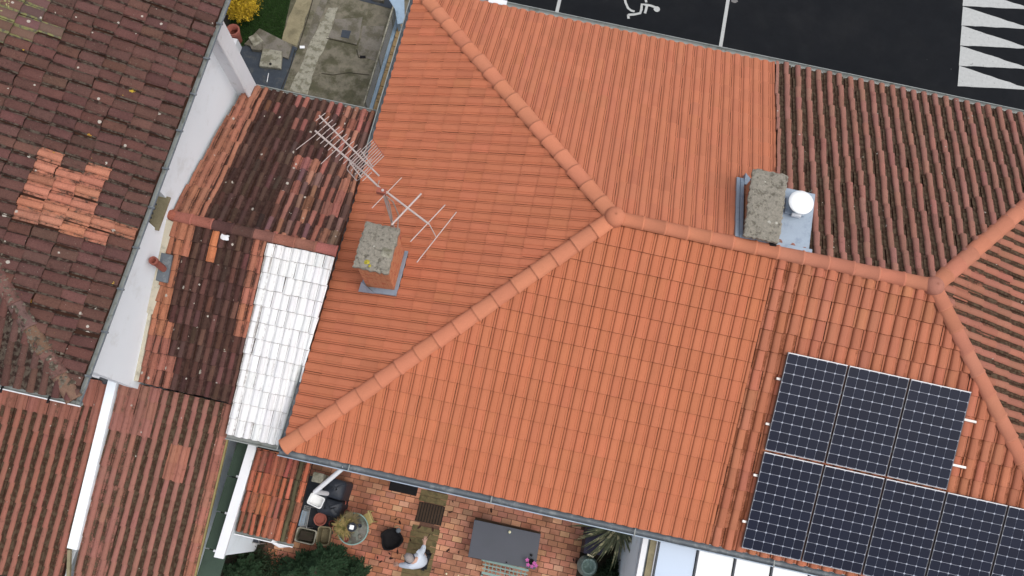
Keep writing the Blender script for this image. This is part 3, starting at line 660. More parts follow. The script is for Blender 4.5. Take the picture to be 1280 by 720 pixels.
# ================================================================ LEFT HOUSE
ZL = 5.5; KL = .36; XL = -2.70; Y0, Y1 = -.05, 8.80; HW = (Y1-Y0)/2
L_ = root('tall_house', (-6, 4.4, 0), 'taller white walled house with dark purple-brown lichened roof and orange patch', 'house')
a = (XL, Y0, ZL); b = (XL, Y1, ZL); e = (XL-HW, (Y0+Y1)/2, ZL+KL*HW); a2 = (XL-9, Y0, ZL); b2 = (XL-9, Y1, ZL); e2 = (XL-9, (Y0+Y1)/2, ZL+KL*HW)
rl = deck(L_, [[a, b, e], [a2, a, e, e2], [b, b2, e2, e]])
cl = 1/math.hypot(1, KL); sl_ = KL*cl
leftp = [tile_proto(.205, .35, .78, .034, .030, .06, 7, seed=50+i, pw=.8) for i in range(6)]
ORP = [(52, 208), (60, 190), (90, 205), (135, 212), (133, 266), (170, 282), (164, 304), (130, 298), (30, 276), (34, 248)]
orangep = [tile_proto(.205, .35, .58, .060, .026, .10, 7, seed=150+i) for i in range(4)]
def leftc(c, px, py, r, i):
    if inpoly(px, py, ORP):
        return (*jitc((.40, .165, .105), .07, .03), .32, 0, orangep)
    if py < 50 and px < 80 and (py+px*.5 < 46 or abs(py-28-px*.25) < 9): return (*jitc((.13, .075, .06), .15, .06), .75+random.gauss(0, .15), 1)
    m = .50+random.gauss(0, .10)
    if 150 < py < 285: m += .65*math.exp(-((py-205-(px-100)*.2)/42)**2)
    if py > 340 and px < 110 and abs((py-493)-(px-87)*1.3) < 45: m += .3
    base = (.106, .051, .042) if random.random() > .03 else (.125, .060, .048)
    return (*jitc(base, .09, .035), m, 0)
RL = Roof()
RL.slope(a, (0, 1, 0), (-cl, 0, sl_), [a, b, e], .205, .35, leftp, leftc, jit=(.022, .011, .005))
RL.slope(a2, (1, 0, 0), (0, cl, sl_), [a2, a, e, e2], .205, .35, oldp, leftc, jit=(.02, .007, .004))
RL.slope(b, (-1, 0, 0), (0, -cl, sl_), [b, b2, e2, e], .205, .35, leftp, leftc, jit=(.02, .007, .004))
RL.build(rl, L_, ['clay_plum', 'clay_lichen'])
def rcl(c, px, py): return (*jitc((.17, .098, .078), .12, .05), 1.6)
ridge_run(L_, (XL-.02, Y0+.02, ZL+.02), (e[0], e[1], e[2]+.03), .42, .125, rcl, 'clay_plum', name='hip_tile')
ridge_run(L_, (XL-.02, Y1-.02, ZL+.02), (e[0], e[1], e[2]+.03), .42, .125, lambda c, x, y: (*jitc((.2, .13, .09), .1), .95), 'clay_lichen', name='hip_tile')
for (x, y, r_) in ((85, 484, .085), (54, 442, .075), (34, 374, .05), (112, 167, .05), (66, 193, .05)):
    # orange lichen rosettes on the hip tiles
    t = None
    for z in np.linspace(5.4, 7.2, 60):
        P = at(x, y, z); hgt = ZL+KL*min(XL-P[0], P[1]-Y0)
        if P[2] <= hgt+.16 and t is None and P[2] >= hgt: t = P
    if t is None: continue
    q = MB(); q.lathe((t[0], t[1], t[2]), [(r_, -.05), (r_*.95, .0), (r_*.6, .02), (.001, .03)], 11)
    q.v = [(a_+random.uniform(-.012, .012), b_+random.uniform(-.012, .012), c_2) for a_, b_, c_2 in q.v]
    obj('orange_lichen', q, mat('orange_lichen', (.45, .24, .03), .2, 30), L_)
def crust(P0, P1, n, w_, parent, matn, smin=.012, smax=.04):
    P0 = np.array(P0, float); P1 = np.array(P1, float); mb = MB(); D = P1-P0; sd = np.cross(D, (0, 0, 1)); sd /= np.linalg.norm(sd)
    for _ in range(n):
        t = random.random(); o_ = random.gauss(0, w_); c = P0+D*t+sd*o_+np.array([0, 0, .065-abs(o_)*.55]); q = random.uniform(smin, smax); a_ = random.uniform(0, 6.28)
        ring = [c+np.array([math.cos(a_+k*1.047)*q*random.uniform(.6, 1.3), math.sin(a_+k*1.047)*q*random.uniform(.6, 1.3), -.012]) for k in range(6)]
        mb.add(ring+[c+(0, 0, q*.45)], [(k, (k+1) % 6, 6) for k in range(6)], 0, True)
    return obj('moss_crust', mb, matn, parent, kind='stuff')
M['crust'] = mat('moss_crust', (.16, .135, .105), .3, 20, 90, .95, (.07, .055, .04), .45, .6, 9, bst=.8)
crust((XL-.15, Y0+.15, ZL+.08), (XL-2.6, Y0+2.6, ZL+KL*2.6+.02), 420, .10, L_, 'crust')
M['yellowcrust'] = mat('yellow_green_lichen', (.33, .33, .14), .3, 20, 90, .95, (.16, .15, .09), .45, .6, 9, bst=.8)
crust((XL-2.3, Y1-2.3, ZL+KL*2.3+.02), (XL-4, Y1-4, ZL+KL*4+.02), 260, .12, L_, 'yellowcrust')
crust((XL-2.7, Y1-3.1, ZL+KL*2.7+.0), (XL-3.9, Y1-3.75, ZL+KL*3.8-.02), 60, .05, L_, 'yellowcrust')
WX = -3.12
mb = MB()   # white east wall with a small opening
oy0, oy1, oz0, oz1 = 3.26, 3.86, 4.15, 5.0
mb.box(-11, WX-.25, .55, 7.1, 0, 5.42); mb.box(-11, -4.4, 7.1, 8.3, 0, 5.42)
mb.box(WX-.25, WX, .5, oy0, 0, 5.4); mb.box(WX-.25, WX, oy1, 7.12, 0, 5.4); mb.box(WX-.25, WX, oy0, oy1, 0, oz0); mb.box(WX-.25, WX, oy0, oy1, oz1, 5.4)
wl = obj('wall', mb, 'white', L_)
mb = MB(); mb.box(WX-.24, WX+.07, oy0-.03, oy1+.03, oz0-.03, oz0+.012); obj('window_sill', mb, 'concbeige', L_)
mb = MB(); mb.box(WX-.24, WX-.16, oy0, oy1, oz0+.012, oz1)
for k in range(5): mb.box(WX-.165, WX-.12, oy0+.06+k*.09, oy0+.09+k*.09, oz0+.012, oz1)
obj('vent_shade', mb, 'darkbar', L_)  # dark back and teeth paint the opening's shade and the toothed tile shadow
mb = MB(); mb.box(WX, -2.80, 6.86, 7.14, 0, 5.4); mb.box(WX, -2.80+.0, 6.83, 6.858, 0, 5.38); obj('corner_pier', mb, 'whitepaint', L_)
mb = MB(); mb.tube([(-2.80, 6.78, 5.35), (-2.80, 6.78, 2.9)], .04, 10); obj('downpipe', mb, 'whitepaint', L_)
gutter(L_, (XL+.01, Y0-.05, ZL-.03), (XL+.01, Y1+.05, ZL-.03), .07, .06, ['gutgrey', 'zincdark'], (1, 0, 0))
for k in range(12):
    y = .35+k*.72; mb = MB(); mb.box(XL, XL+.115, y-.015, y+.015, ZL-.03, ZL-.005); obj('gutter_bracket', mb, 'zincdark', L_)
gutter(L_, (XL-9, Y0-.0, ZL-.03), (XL+.1, Y0-.0, ZL-.03), .065, .05, ['gutgrey', 'whitepaint'], (0, -1, 0))
for k in range(5):
    x = -3.1-k*.75; mb = MB(); mb.box(x-.015, x+.015, Y0-.13, Y0, ZL-.03, ZL-.012); obj('gutter_bracket', mb, 'black', L_)
mb = MB(); mb.tube([at(113, 467, 2.85), at(127, 471, 2.85)], .05, 10); obj('downpipe', mb, 'whitepaint', L_)
mb = MB(); mb.tube([at(126, 471, 2.85), at(131, 474, 2.83), at(131, 478, 2.6)], .05, 10); obj('pipe_elbow', mb, 'slate', L_)
# ================================================================ MIDDLE LOW HOUSE
ZN, ZR, YN, YR = 2.86, 3.78, 7.06, 3.66; KS = .30
def zmid(y): return ZR-KS*(YR-y) if y < YR else ZR-(ZR-ZN)/(YN-YR)*(y-YR)
M_ = root('low_house', (-1.6, 3.6, 0), 'low house between the two taller roofs, dark mossy tiles with a white painted strip', 'house')
XE = -.105; XW = WX+.02
nW, nE = (XW+.10, YN, ZN), (XE-.03, YN, ZN); rW, rE = (XW-.0, YR, ZR), (.085, YR, ZR)
ys1, ys2 = .62, .06
XP = -1.22   # west edge of white strip at the eave
s1W, s1E = (XW+.02, ys1, zmid(ys1)), (XP, ys1, zmid(ys1)); s2W, s2E = (XP, ys2, zmid(ys2)), (XE, ys2, zmid(ys2)); rP = (XP, YR, ZR)
rm = deck(M_, [[nE, nW, rW, rE], [s1W, s1E, rP, rW], [s2W, s2E, rE, rP]])
kn = (ZR-ZN)/(YN-YR); cn = 1/math.hypot(1, kn); c_s = 1/math.hypot(1, KS)
midN = [tile_proto(.165, .31, .56, .050, .026, .14, 6, seed=70+i) for i in range(6)]
midS = [tile_proto(.160, .31, .62, .040, .024, .08, 6, seed=80+i, out=.009) for i in range(6)]
whiteS = [tile_proto(.160, .31, .64, .046, .026, .08, 7, seed=180+i, out=.012, lipd=1.7, pw=.75) for i in range(6)]
def midn(c, px, py, r, i):
    t = (px-310)/100
    x = c[0]
    if x < -2.42+.05*math.sin(c[1]*3): return (*jitc((.33, .140, .090), .05, .02), .30 if x < -2.56 else 1.0+random.gauss(0, .08))
    red = x > -1.35 and c[1] < 5.6 or x > -.8
    if red: return (*jitc((.27, .110, .078) if random.random() < .75 else (.17, .09, .075), .15, .06), .55+random.gauss(0, .25))
    if c[1] > 6.2 and random.random() < .4: return (*jitc((.22, .09, .065), .2, .08), .55)
    return (*jitc((.082, .043, .035), .22, .06), .90+random.gauss(0, .2))
def mids(c, px, py, r, i):
    x = c[0]
    if x < -2.62 + .12*math.sin(c[1]*2): return (*jitc((.37, .150, .088) if c[1] > 1.6 else (.28, .11, .078), .05, .02), .28+random.gauss(0, .08))
    if x > -1.42 and c[1] > 1.9 and x < XP: return (*jitc((.36, .14, .09), .12, .05), .35)
    if abs(x+2.25) < .09 and 3.1 < c[1] < 3.5: return (*jitc((.46, .17, .08), .05), .1)
    return (*jitc((.090, .044, .035), .22, .06), .85+random.gauss(0, .18))
def white_t(c, px, py, r, i):
    k = .10 if c[0] > -1.08 else .34
    return (*jitc((.76, .76, .76), .03, .006), k+random.gauss(0, .1), 1)
RM = Roof()
RM.slope(nE, (-1, 0, 0), (0, -cn, kn*cn), [nE, nW, rW, rE], .178, .31, [tile_proto(.178, .31, .56, .052, .026, .14, 6, seed=70+i) for i in range(6)], midn, jit=(.03, .009, .006))
RM.slope(s1W, (1, 0, 0), (0, c_s, KS*c_s), [s1W, s1E, rP, rW], .160, .31, midS, mids, jit=(.022, .007, .005))
RM.slope(s2W, (1, 0, 0), (0, c_s, KS*c_s), [s2W, s2E, (.075, YR-.10, ZR-.03), (XP, YR-.10, ZR-.03)], .1583, .31, whiteS, white_t, mi=1, jit=(.010, .004, .003))
RM.build(rm, M_, ['clay_dark', 'paint_tile'])
def rcm(c, px, py):
    if px < 255: return (*jitc((.34, .125, .09), .1, .04), .4)
    if px > 330: return (*jitc((.32, .125, .095), .08, .04), .6)
    return (*jitc((.10, .05, .042), .1, .04), .8)
ridge_run(M_, (.085, YR, ZR+.04), (XW-.0, YR, ZR+.04), .38, .105, rcm, 'clay_dark')
mb = MB(); mb.lathe((XW+.02, YR, ZR+.03), [(.10, -.02), (.10, .03), (.07, .08), (.001, .095)], 12); o = obj('ridge_end', mb, 'clay_dark', M_); o.color = (.36, .12, .08, .2)
attr(o.data, 'tr', np.zeros(len(mb.v)), 'FLOAT'); attr(o.data, 'tcol', np.ones((len(mb.v), 4)))
mb = MB(); mb.box(-3.05, -.18, .75, 6.9, 0, 2.6); mb.box(-1.15, -.18, .2, .75, 0, 2.45); obj('wall', mb, 'white', M_)
mb = MB(); mb.add([(XE, 6.9, 2.5), (XE, .2, 2.4), (XE, YR, ZR-.1), (-.18, 6.9, 2.5), (-.18, .2, 2.4), (-.18, YR, ZR-.1)], [(0, 2, 1), (3, 4, 5), (0, 3, 5, 2), (1, 2, 5, 4), (0, 1, 4, 3)]); obj('gable', mb, 'slate', M_)
gutter(M_, (XW+.1, YN+.005, ZN-.02), (XE+.03, YN+.005, ZN-.02), .07, .05, ['gutgrey', 'gutgrey'], (0, 1, 0))
gutter(M_, (XP, ys2-.005, zmid(ys2)-.02), (XE+.1, ys2-.005, zmid(ys2)-.02), .09, .06, ['gutgrey', 'gutgrey'], (0, -1, 0))
mb = MB(); mb.add([(XW-.02, 1.85, zmid(1.85)-.05), (XW+.10, 1.85, zmid(1.85)+.02), (XW+.10, 3.55, zmid(3.55)+.02), (XW-.02, 3.55, zmid(3.55)+.12), (XW-.02, 1.85, zmid(1.85)+.12)], [(1, 2, 3, 4), (0, 1, 4)])
mb.prism([(XW-.02, .62), (XW+.07, .62), (XW+.04, 1.9), (XW-.02, 1.9)], [zmid(.6)-.1, zmid(.6)-.1, zmid(1.9)-.1, zmid(1.9)-.1], [zmid(.6)+.05, zmid(.6)+.05, zmid(1.9)+.05, zmid(1.9)+.05])
obj('mortar_fillet', mb, 'cream', M_)
mb = MB(); mb.prism([(XW+.01, 2.45), (XW+.24, 2.45), (XW+.22, 2.95), (XW+.01, 2.95)], [zmid(2.45)+.05]*2+[zmid(2.95)+.05]*2, [zmid(2.45)+.10]*2+[zmid(2.95)+.10]*2); obj('flashing', mb, 'zincdark', M_)
VP = root('vent_pipe', (-2.99, 2.68, 3.5), 'short terracotta vent pipe standing against the white wall on the low roof', 'pipe')
mb = MB(); mb.tube([(-2.99, 2.68, 3.48), (-2.99, 2.68, 4.08)], .062, 14, cap=False); mb.lathe((-2.99, 2.68, 4.0), [(.062, 0), (.078, .01), (.078, .09), (.055, .09), (.05, -.1), (.0, -.1)], 16); obj('pipe', mb, 'terra', VP)
mb = MB(); mb.lathe((-2.99, 2.68, 3.5), [(.11, -.05), (.085, .05), (.064, .07)], 14); obj('mortar_collar', mb, 'conclight', VP)
mb = MB(); P = at(281, 297, zmid(3.35)+.08); q = rough_slab(-.075, .075, -.05, .05, 0, .03, 5, 2, .012); q.v = [(a_+P[0], b_+P[1], c_3+P[2]) for a_, b_, c_3 in q.v]; obj('mortar_patch', q, 'whitepaint', M_)
# ================================================================ LOW LEAN-TO ROOFS, bottom left
def lean(rootobj, x0, x1, yN, yS, zN, zS, pu, pv, protos, colfn, mats, jit, capN=None):
    k = (zN-zS)/(yN-yS); c = 1/math.hypot(1, k)
    P = [(x0, yS, zS), (x1, yS, zS), (x1, yN, zN), (x0, yN, zN)]
    d = deck(rootobj, [P]); r = Roof(); r.slope(P[0], (1, 0, 0), (0, c, k*c), P, pu, pv, protos, colfn, jit=jit); r.build(d, rootobj, mats)
    return d
lowp = [tile_proto(.205, .34, .54, .056, .020, .08, 7, seed=90+i, out=.003, foot2=1.45) for i in range(5)]
def lowB(c, px, py, r, i):
    x, y = c[0], c[1]
    if -2.25 < x < -1.95 and -1.0 < y < -.35: return (*jitc((.34, .145, .10), .04), .1)
    m = .20+.80*max(0, min(1, (x+2.75)/.6))
    if y < -.2: m = max(m, .40+.2*(x > -2.9))
    if x > -1.45: return (*jitc((.33, .140, .098), .08, .03), .3)
    return (*jitc((.280, .125, .096), .045, .02), m+random.gauss(0, .05))
def lowA(c, px, py, r, i):
    x, y = c[0], c[1]; m = .16+.62*max(0, min(1, (-.1-y)/.8))
    if x > -4.1: m *= .6
    if abs(x+4.05) < .12 and y < 0: m = 1.0
    return (*jitc((.290, .118, .086), .045, .02), m+random.gauss(0, .05))
LB = root('annex_roof', (-2.2, -1.1, 0), 'lean-to roof of mossy red tiles right of the white strip, below the dark low house', 'annex')
lean(LB, -3.49, -1.255, .60, -3.3, 2.64, 1.70, .2032, .34, lowp, lowB, ['clay_old'], (.009, .004, .002))
mb = MB(); mb.box(-3.3, -1.7, -3.2, .5, 0, 1.6); obj('wall', mb, 'white', LB)
mb = MB(); mb.beam((-1.235, .55, 2.60), (-1.235, -3.3, 1.69), .03, .06); obj('verge_board', mb, 'yellowwood', LB)
LA = root('annex_roof', (-5, -1.2, 0), 'lean-to roof of red tiles left of the white strip, under the dark roof corner', 'annex')
lean(LA, -7.2, -3.69, .50, -3.3, 2.60, 1.70, .2065, .34, lowp, lowA, ['clay_old'], (.009, .004, .002))
mb = MB(); mb.box(-7.1, -3.66, -3.2, .45, 0, 1.6); obj('wall', mb, 'white', LA)
PW = MB(); kk_ = (2.62-1.70)/3.88
PW.prism([(-3.68, .56), (-3.51, .56), (-3.49, -2.58), (-3.68, -2.58)], [0, 0, 0, 0], [2.72, 2.72, 2.72-3.14*kk_, 2.72-3.14*kk_])
obj('parapet_wall', PW, 'white', label='narrow white parapet running down between the two red lean-to roofs', cat='wall')
mb = MB(); mb.beam((-3.62, -2.6, 1.97), (-3.52, -3.3, 1.70), .06, .06); mb.box(-3.6, -3.36, -3.3, -2.6, 1.0, 1.35, 1)
obj('wooden_post', mb, ['concbeige', 'slate'], label='pale timber end beyond the foot of the white parapet', cat='post')
# ---------------------------------------------------------------- green sheets, white beam
GS = root('green_awning', (-1.0, -1.2, 0), 'strip of dark green sheets between the mossy lean-to and the white beam', 'awning')
for k, (y0, y1) in enumerate(((-.68, -.03), (-1.36, -.70), (-2.05, -1.38), (-3.1, -2.07))):
    mb = MB(); mb.box(-1.225, -.80, y0, y1, 1.86-.02*k, 1.88-.02*k); obj('sheet', mb, 'greenpanel', GS)
for y in (-.66, -1.36, -2.06):
    mb = MB(); mb.box(-1.02, -.80, y-.02, y+.02, 1.93, 1.97); obj('crossbar', mb, 'whitepaint', GS)
WB = root('white_wall', (-.7, -1.1, 0), 'white garden wall topped by a white beam beside the small red roof', 'wall')
mb = MB(); mb.box(-.83, -.74, -2.08, -.06, 0, 2.16); obj('wall', mb, 'white', WB)
mb = MB(); mb.box(-.90, -.72, -2.14, -.02, 2.16, 2.24); obj('coping', mb, 'whitepaint', WB, bevel=.008)
# ---------------------------------------------------------------- small red roof
SR = root('small_roof', (-.1, -.8, 0), 'small lean-to roof of worn red tiles above the patio corner', 'annex')
def smallc(c, px, py, r, i):
    m = .35 + (.5 if c[1] < -1.15 and c[0] < -.2 else 0)
    if .13 < c[0] < .29: return (*jitc((.09, .075, .04), .1), 1.5)
    return (*jitc((.36, .115, .062) if random.random() < .7 else (.27, .092, .062), .12, .05), m+random.gauss(0, .1))
smp = [tile_proto(.128, .36, .62, .042, .022, .12, 7, seed=110+i, out=.007) for i in range(5)]
lean(SR, -.70, .40, -.06, -1.62, 2.32, 2.05, .1222, .39, smp, smallc, ['clay_old'], (.018, .005, .003))
mb = MB(); mb.box(-.62, -.15, -1.5, -.2, 0, 1.9); obj('wall', mb, 'white', SR)
gutter(SR, (-.72, -1.63, 2.02), (.42, -1.63, 2.02), .05, .05, ['gutgrey', 'whitepaint'], (0, -1, 0))
mb = MB(); mb.tube([tuple(at(405, 0, 2)*0+np.array([.0, -1.66, 2.0])), (.16, -1.72, 1.95), (.17, -1.73, 1.2)], .035, 8); obj('downpipe', mb, 'whitepaint', SR)
# ================================================================ VERANDA, bottom right
VR = root('veranda', (9, -.8, 0), 'veranda roof of white translucent sheets, one painted with sky reflection, with dark glazing bars', 'veranda')
xs = [7.10, 7.83, 8.53, 9.22, 9.92, 10.62, 11.3]
for i in range(len(xs)-1):
    mb = MB(); mb.prism([(xs[i]+.025, -1.9), (xs[i+1]-.025, -1.9), (xs[i+1]-.025, .2), (xs[i]+.025, .2)], [2.35, 2.35, 2.62, 2.62], [2.36, 2.36, 2.63, 2.63])
    o = obj('roof_sheet', mb, 'polysky' if i == 0 else 'poly', VR)
    if i == 0: o['label'] = 'roof sheet painted with pale blue sky reflection'
for i, x in enumerate(xs):
    mb = MB(); mb.beam((x, -1.9, 2.37), (x, .2, 2.64), .022, .05); obj('glazing_bar', mb, 'darkbar', VR)
    if i: mb = MB(); mb.beam((x+.028, -1.9, 2.375), (x+.028, .2, 2.645), .014, .04); obj('bar_cap', mb, 'whitepaint', VR)
for x0, x1, z, mm in ((6.80, 6.90, 2.42, 'whitepaint'), (6.905, 6.94, 2.36, 'zincdark'), (6.945, 7.06, 2.40, 'concbeige'), (7.062, 7.085, 2.42, 'whitepaint')):
    mb = MB(); mb.prism([(x0, -1.9), (x1, -1.9), (x1, .2), (x0, .2)], [z-.2]*2+[z+.1]*2, [z-.07]*2+[z+.2]*2); obj('edge_profile', mb, mm, VR)
mb = MB(); mb.box(6.83, 6.9, -1.9, .3, 0, 2.15); mb.box(6.9, 11.3, -1.9, -1.8, 0, 2.2); obj('wall', mb, 'white', VR)
# ================================================================ PATIO
mb = MB(); mb.prism([(-.6, -2.6), (7.0, -2.6), (7.0, .5), (-.6, .5)], -.03, -.012)
PT = obj('patio', mb, mat('sand_joint', (.12, .062, .042), .2, 20), kind='structure')
ppu, ppv = .215, .118
pp = []
j = 0; y = -2.55
while y < .42:
    x = -.5 + (ppu/2 if j % 2 else 0) + random.uniform(-.01, .01)
    while x < 5.95:
        cx, cy = x+ppu/2, y+ppv/2; x += ppu
        if 2.46 < cx < 2.93 and cy < -.06: continue
        px, py, d = pj((cx, cy, 0))
        hid = not (418 < px < 735 and 575 < py < 722) or cy > -.02 or (3.72 < cx < 5.0 and -1.2 < cy < -.5)
        pp.append((hid, random.random(), cx, cy))
    y += ppv; j += 1
pp.sort()
def pcol(cx, cy):
    c = random.choice([(.53, .235, .145), (.50, .215, .138), (.56, .265, .165), (.46, .195, .125), (.62, .33, .20)])
    if cx < 2.4 and random.random() < .5: c = (.52, .205, .115)
    return jitc(c, .10, .04)
pvr = []
for k in range(4):
    q = MB(); q.box(-ppu/2+.005, ppu/2-.005, -ppv/2+.005, ppv/2-.005, -.02, 0); n_ = len(q.v)
    q.v = [(a_*(.985 if c_4 >= 0 else 1)+random.uniform(-.002, .002), b_*(.97 if c_4 >= 0 else 1)+random.uniform(-.002, .002), c_4) for a_, b_, c_4 in q.v]
    me = mesh_of('paver', q, 'paver'); attr(me, 'tcol', np.ones((n_, 4))); pvr.append((me, q))
rest = MB(); rcs = []
for k, (hid, _, cx, cy) in enumerate(pp):
    c = pcol(cx, cy); me, q = random.choice(pvr)
    if k < 300 and not hid:
        o = bpy.data.objects.new('paver', me); COL.objects.link(o); o.parent = PT; o.location = (cx, cy, random.gauss(0, .0012)); o.rotation_euler.z = random.gauss(0, .008); o.color = (*c, 1)
    else:
        zz = random.gauss(0, .0012); rest.add([(a_+cx, b_+cy, c_5+zz) for a_, b_, c_5 in q.v], [(0,2,3,1), (4,5,7,6), (0,1,5,4), (2,6,7,3), (0,4,6,2), (1,3,7,5)]); rcs += [(*c, 1)]*8
o = obj('pavers', rest, 'paver', PT, kind='stuff'); attr(o.data, 'tcol', rcs)
# timber channel across the patio
for k in range(19):
    y = .0-k*.125-.1
    if -.76 < y-.06 < -.36 or -.76 < y < -.36: continue
    mb = MB(); mb.box(2.375+random.uniform(-.008, .008), 2.975+random.uniform(-.008, .008)-.00*y, y-.117, y, -.01, .006+random.uniform(0, .004)); obj('board', mb, 'wood', PT)
mb = MB(); mb.box(2.40, 2.97, -.76, -.36, -.01, .008); PG = obj('drain_grate', mb, 'black', label='dark slatted wooden grate set in the mossy boards of the patio', cat='grate')
for k in range(9):
    mb = MB(); mb.box(2.415+k*.061, 2.415+k*.061+.042, -.752, -.365, .009, .02); obj('slat', mb, 'wooddark', PG)
mb = MB(); mb.box(1.68, 2.30, -.27, .02, .0015, .018); obj('door_mat', mb, 'black', label='black door mat on the pavers by the house wall', cat='mat', bevel=.004)
# fallen leaves
LEAFLAB = ['right of the black planter, against the mossy boards', 'above the black planter, near its handle', 'above the black planter, to the left', 'between the black planter and the mossy boards', 'midway between the boards and the table corner, upper of two', 'left of the verdigris bench, larger of two', 'between the black planter and the outstretched left arm', 'under the lower left side of the black planter', 'beside the outstretched left hand', 'far left of the person near the low conifer', 'lowest one left of the person, by the conifer', 'just right of the mossy boards, level with the person', 'right of the wooden grate, below the gutter', 'left of the glazed urn, upper of a pair', 'left of the glazed urn, lower of a pair', 'above the grey table, under the gutter', 'right of the top end of the mossy boards', 'below the black door mat', 'just below the wooden grate on the left side', 'left of the black planter, near the yellow chair', 'straight below the black planter', 'midway between the wooden grate and the grey table']
for k, (x, y) in enumerate([(524, 659), (500, 653), (488, 662), (513, 675), (560, 688), (573, 690), (497, 690), (487, 692), (505, 695), (472, 697), (476, 702), (541, 712), (563, 640), (717, 700), (721, 703), (614, 638), (566, 627), (495, 649), (502, 677), (470, 652), (489, 698), (541, 662)]):
    P = at(x, y, 0); q = MB(); n_ = 6; s_ = random.uniform(.02, .04); an = random.uniform(0, 6)
    q.add([(P[0]+math.cos(an)*math.cos(t)*s_*1.4-math.sin(an)*math.sin(t)*s_*.6, P[1]+math.sin(an)*math.cos(t)*s_*1.4+math.cos(an)*math.sin(t)*s_*.6, .006+random.uniform(0, .018)) for t in np.linspace(0, 2*math.pi, n_, endpoint=False)]+[(P[0], P[1], .012)], [(i, (i+1) % n_, n_) for i in range(n_)])
    obj('dead_leaf', q, 'deadleaf', label='dead leaf '+LEAFLAB[k], cat='leaf', group='dead leaves on the patio')
# table
TB = root('garden_table', (4.35, -.85, 0), 'large dark grey rectangular garden table on the brick patio', 'table')
c0, c1, c2, c3 = [at(x, y, .74) for x, y in ((593, 649.5), (676, 667.5), (669, 712), (585, 696))]
x0, x1, y0, y1 = 3.62, 5.02, -1.19, -.50
tp = [(c0[0], c0[1]), (c1[0], c1[1]), (c2[0], c2[1]), (c3[0], c3[1])]
mb = MB(); mb.prism(tp, .715, .74); obj('tabletop', mb, 'tabletop', TB, bevel=.004)
mb = MB(); mb.prism([(tp[i][0]*.92+.08*4.33, tp[i][1]*.92+.08*-.85) for i in range(4)], .66, .714); obj('apron', mb, 'darkbar', TB)
for q in tp:
    x, y = q[0]*.93+.07*4.33, q[1]*.93+.07*-.85; mb = MB(); mb.box(x-.025, x+.025, y-.025, y+.025, .001, .66); obj('leg', mb, 'darkbar', TB)
BN = root('table_shadow', (4.3, -.42, 0), 'dark slats standing in for the shadow line along the far edge of the grey table', 'bench')  # dark strip standing in for the shadow along the table edge
a_ = at(594, 647, .55); b_ = at(676, 665.5, .55); dv = (b_-a_)/np.linalg.norm(b_-a_)
for off, z in ((.0, .55), (-.03, .50)):
    mb = MB(); o3 = np.array([0, off, 0]); mb.beam(np.array([a_[0], a_[1]-.02, z])+o3, np.array([b_[0], b_[1]-.02, z])+o3, .045, .03); obj('slat', mb, 'wooddark', BN)
for t in (.06, .5, .94):
    p = a_+(b_-a_)*t; mb = MB(); mb.box(p[0]-.02, p[0]+.02, p[1]-.10, p[1]-.04, 0.001, .52); obj('leg', mb, 'wooddark', BN)
CN = root('candle', tuple(at(637, 665, .74)), 'small cream candle in a green holder on the grey table', 'candle'); P = at(637, 665, .74)
mb = MB(); mb.lathe(P, [(.0, .002), (.032, .002), (.036, .03), (.028, .03)], 12); obj('holder', mb, 'tealdark', CN)
mb = MB(); mb.lathe(P, [(.026, .01), (.026, .055), (.0, .057)], 12); mb.tube([P+(0, 0, .055), P+(0, 0, .07)], .002, 4); obj('candle', mb, 'candle', CN)
mb = MB(); P = at(633, 703, .74); mb.lathe(P, [(0, .001), (.016, .001), (.016, .02), (.005, .022), (0.001, .022)], 10); obj('dark_pebble', mb, 'black', label='tiny dark pebble near the lower edge of the grey table', cat='pebble')
# orchid
FP = root('potted_flower', tuple(at(664, 702, .74)), 'pink flowering plant in a dark pot on the corner of the grey table', 'plant'); P = at(664, 702, .74)
mb = MB(); mb.lathe(P, [(0, .002), (.045, .002), (.06, .10), (.05, .10), (.045, .08), (0, .08)], 14); obj('pot', mb, 'black', FP)
mb = MB()
for (x, y, z) in ((660, 705, .90), (668, 704, .92), (664, 707, .88), (661, 700, .86)):
    q = at(x, y, z); mb.tube([P+(0, 0, .08), (P+q)/2+(0, 0, .05), q], .004, 5)
obj('stem', mb, 'leaf', FP)
for (x, y, z) in ((660, 706, .90), (659, 700, .88), (668, 704, .93), (665, 708, .87), (670, 707, .89)):
    q = at(x, y, z)
    for k in range(5):
        t = k*1.257+x; d = np.array([math.cos(t), math.sin(t), .15]); s = np.array([-math.sin(t), math.cos(t), 0])
        mb = MB(); mb.add([q, q+d*.022+s*.018, q+d*.048+(0, 0, .006), q+d*.022-s*.018], [(0, 1, 2, 3)]); obj('petal', mb, 'pink', FP)
mb = MB(); P = at(664, 694, .74); mb.lathe(P, [(0, .001), (.022, .001), (.026, .05), (0.001, .052)], 10); obj('bottle', mb, 'black', label='small black bottle beside the pink flower on the grey table', cat='bottle')
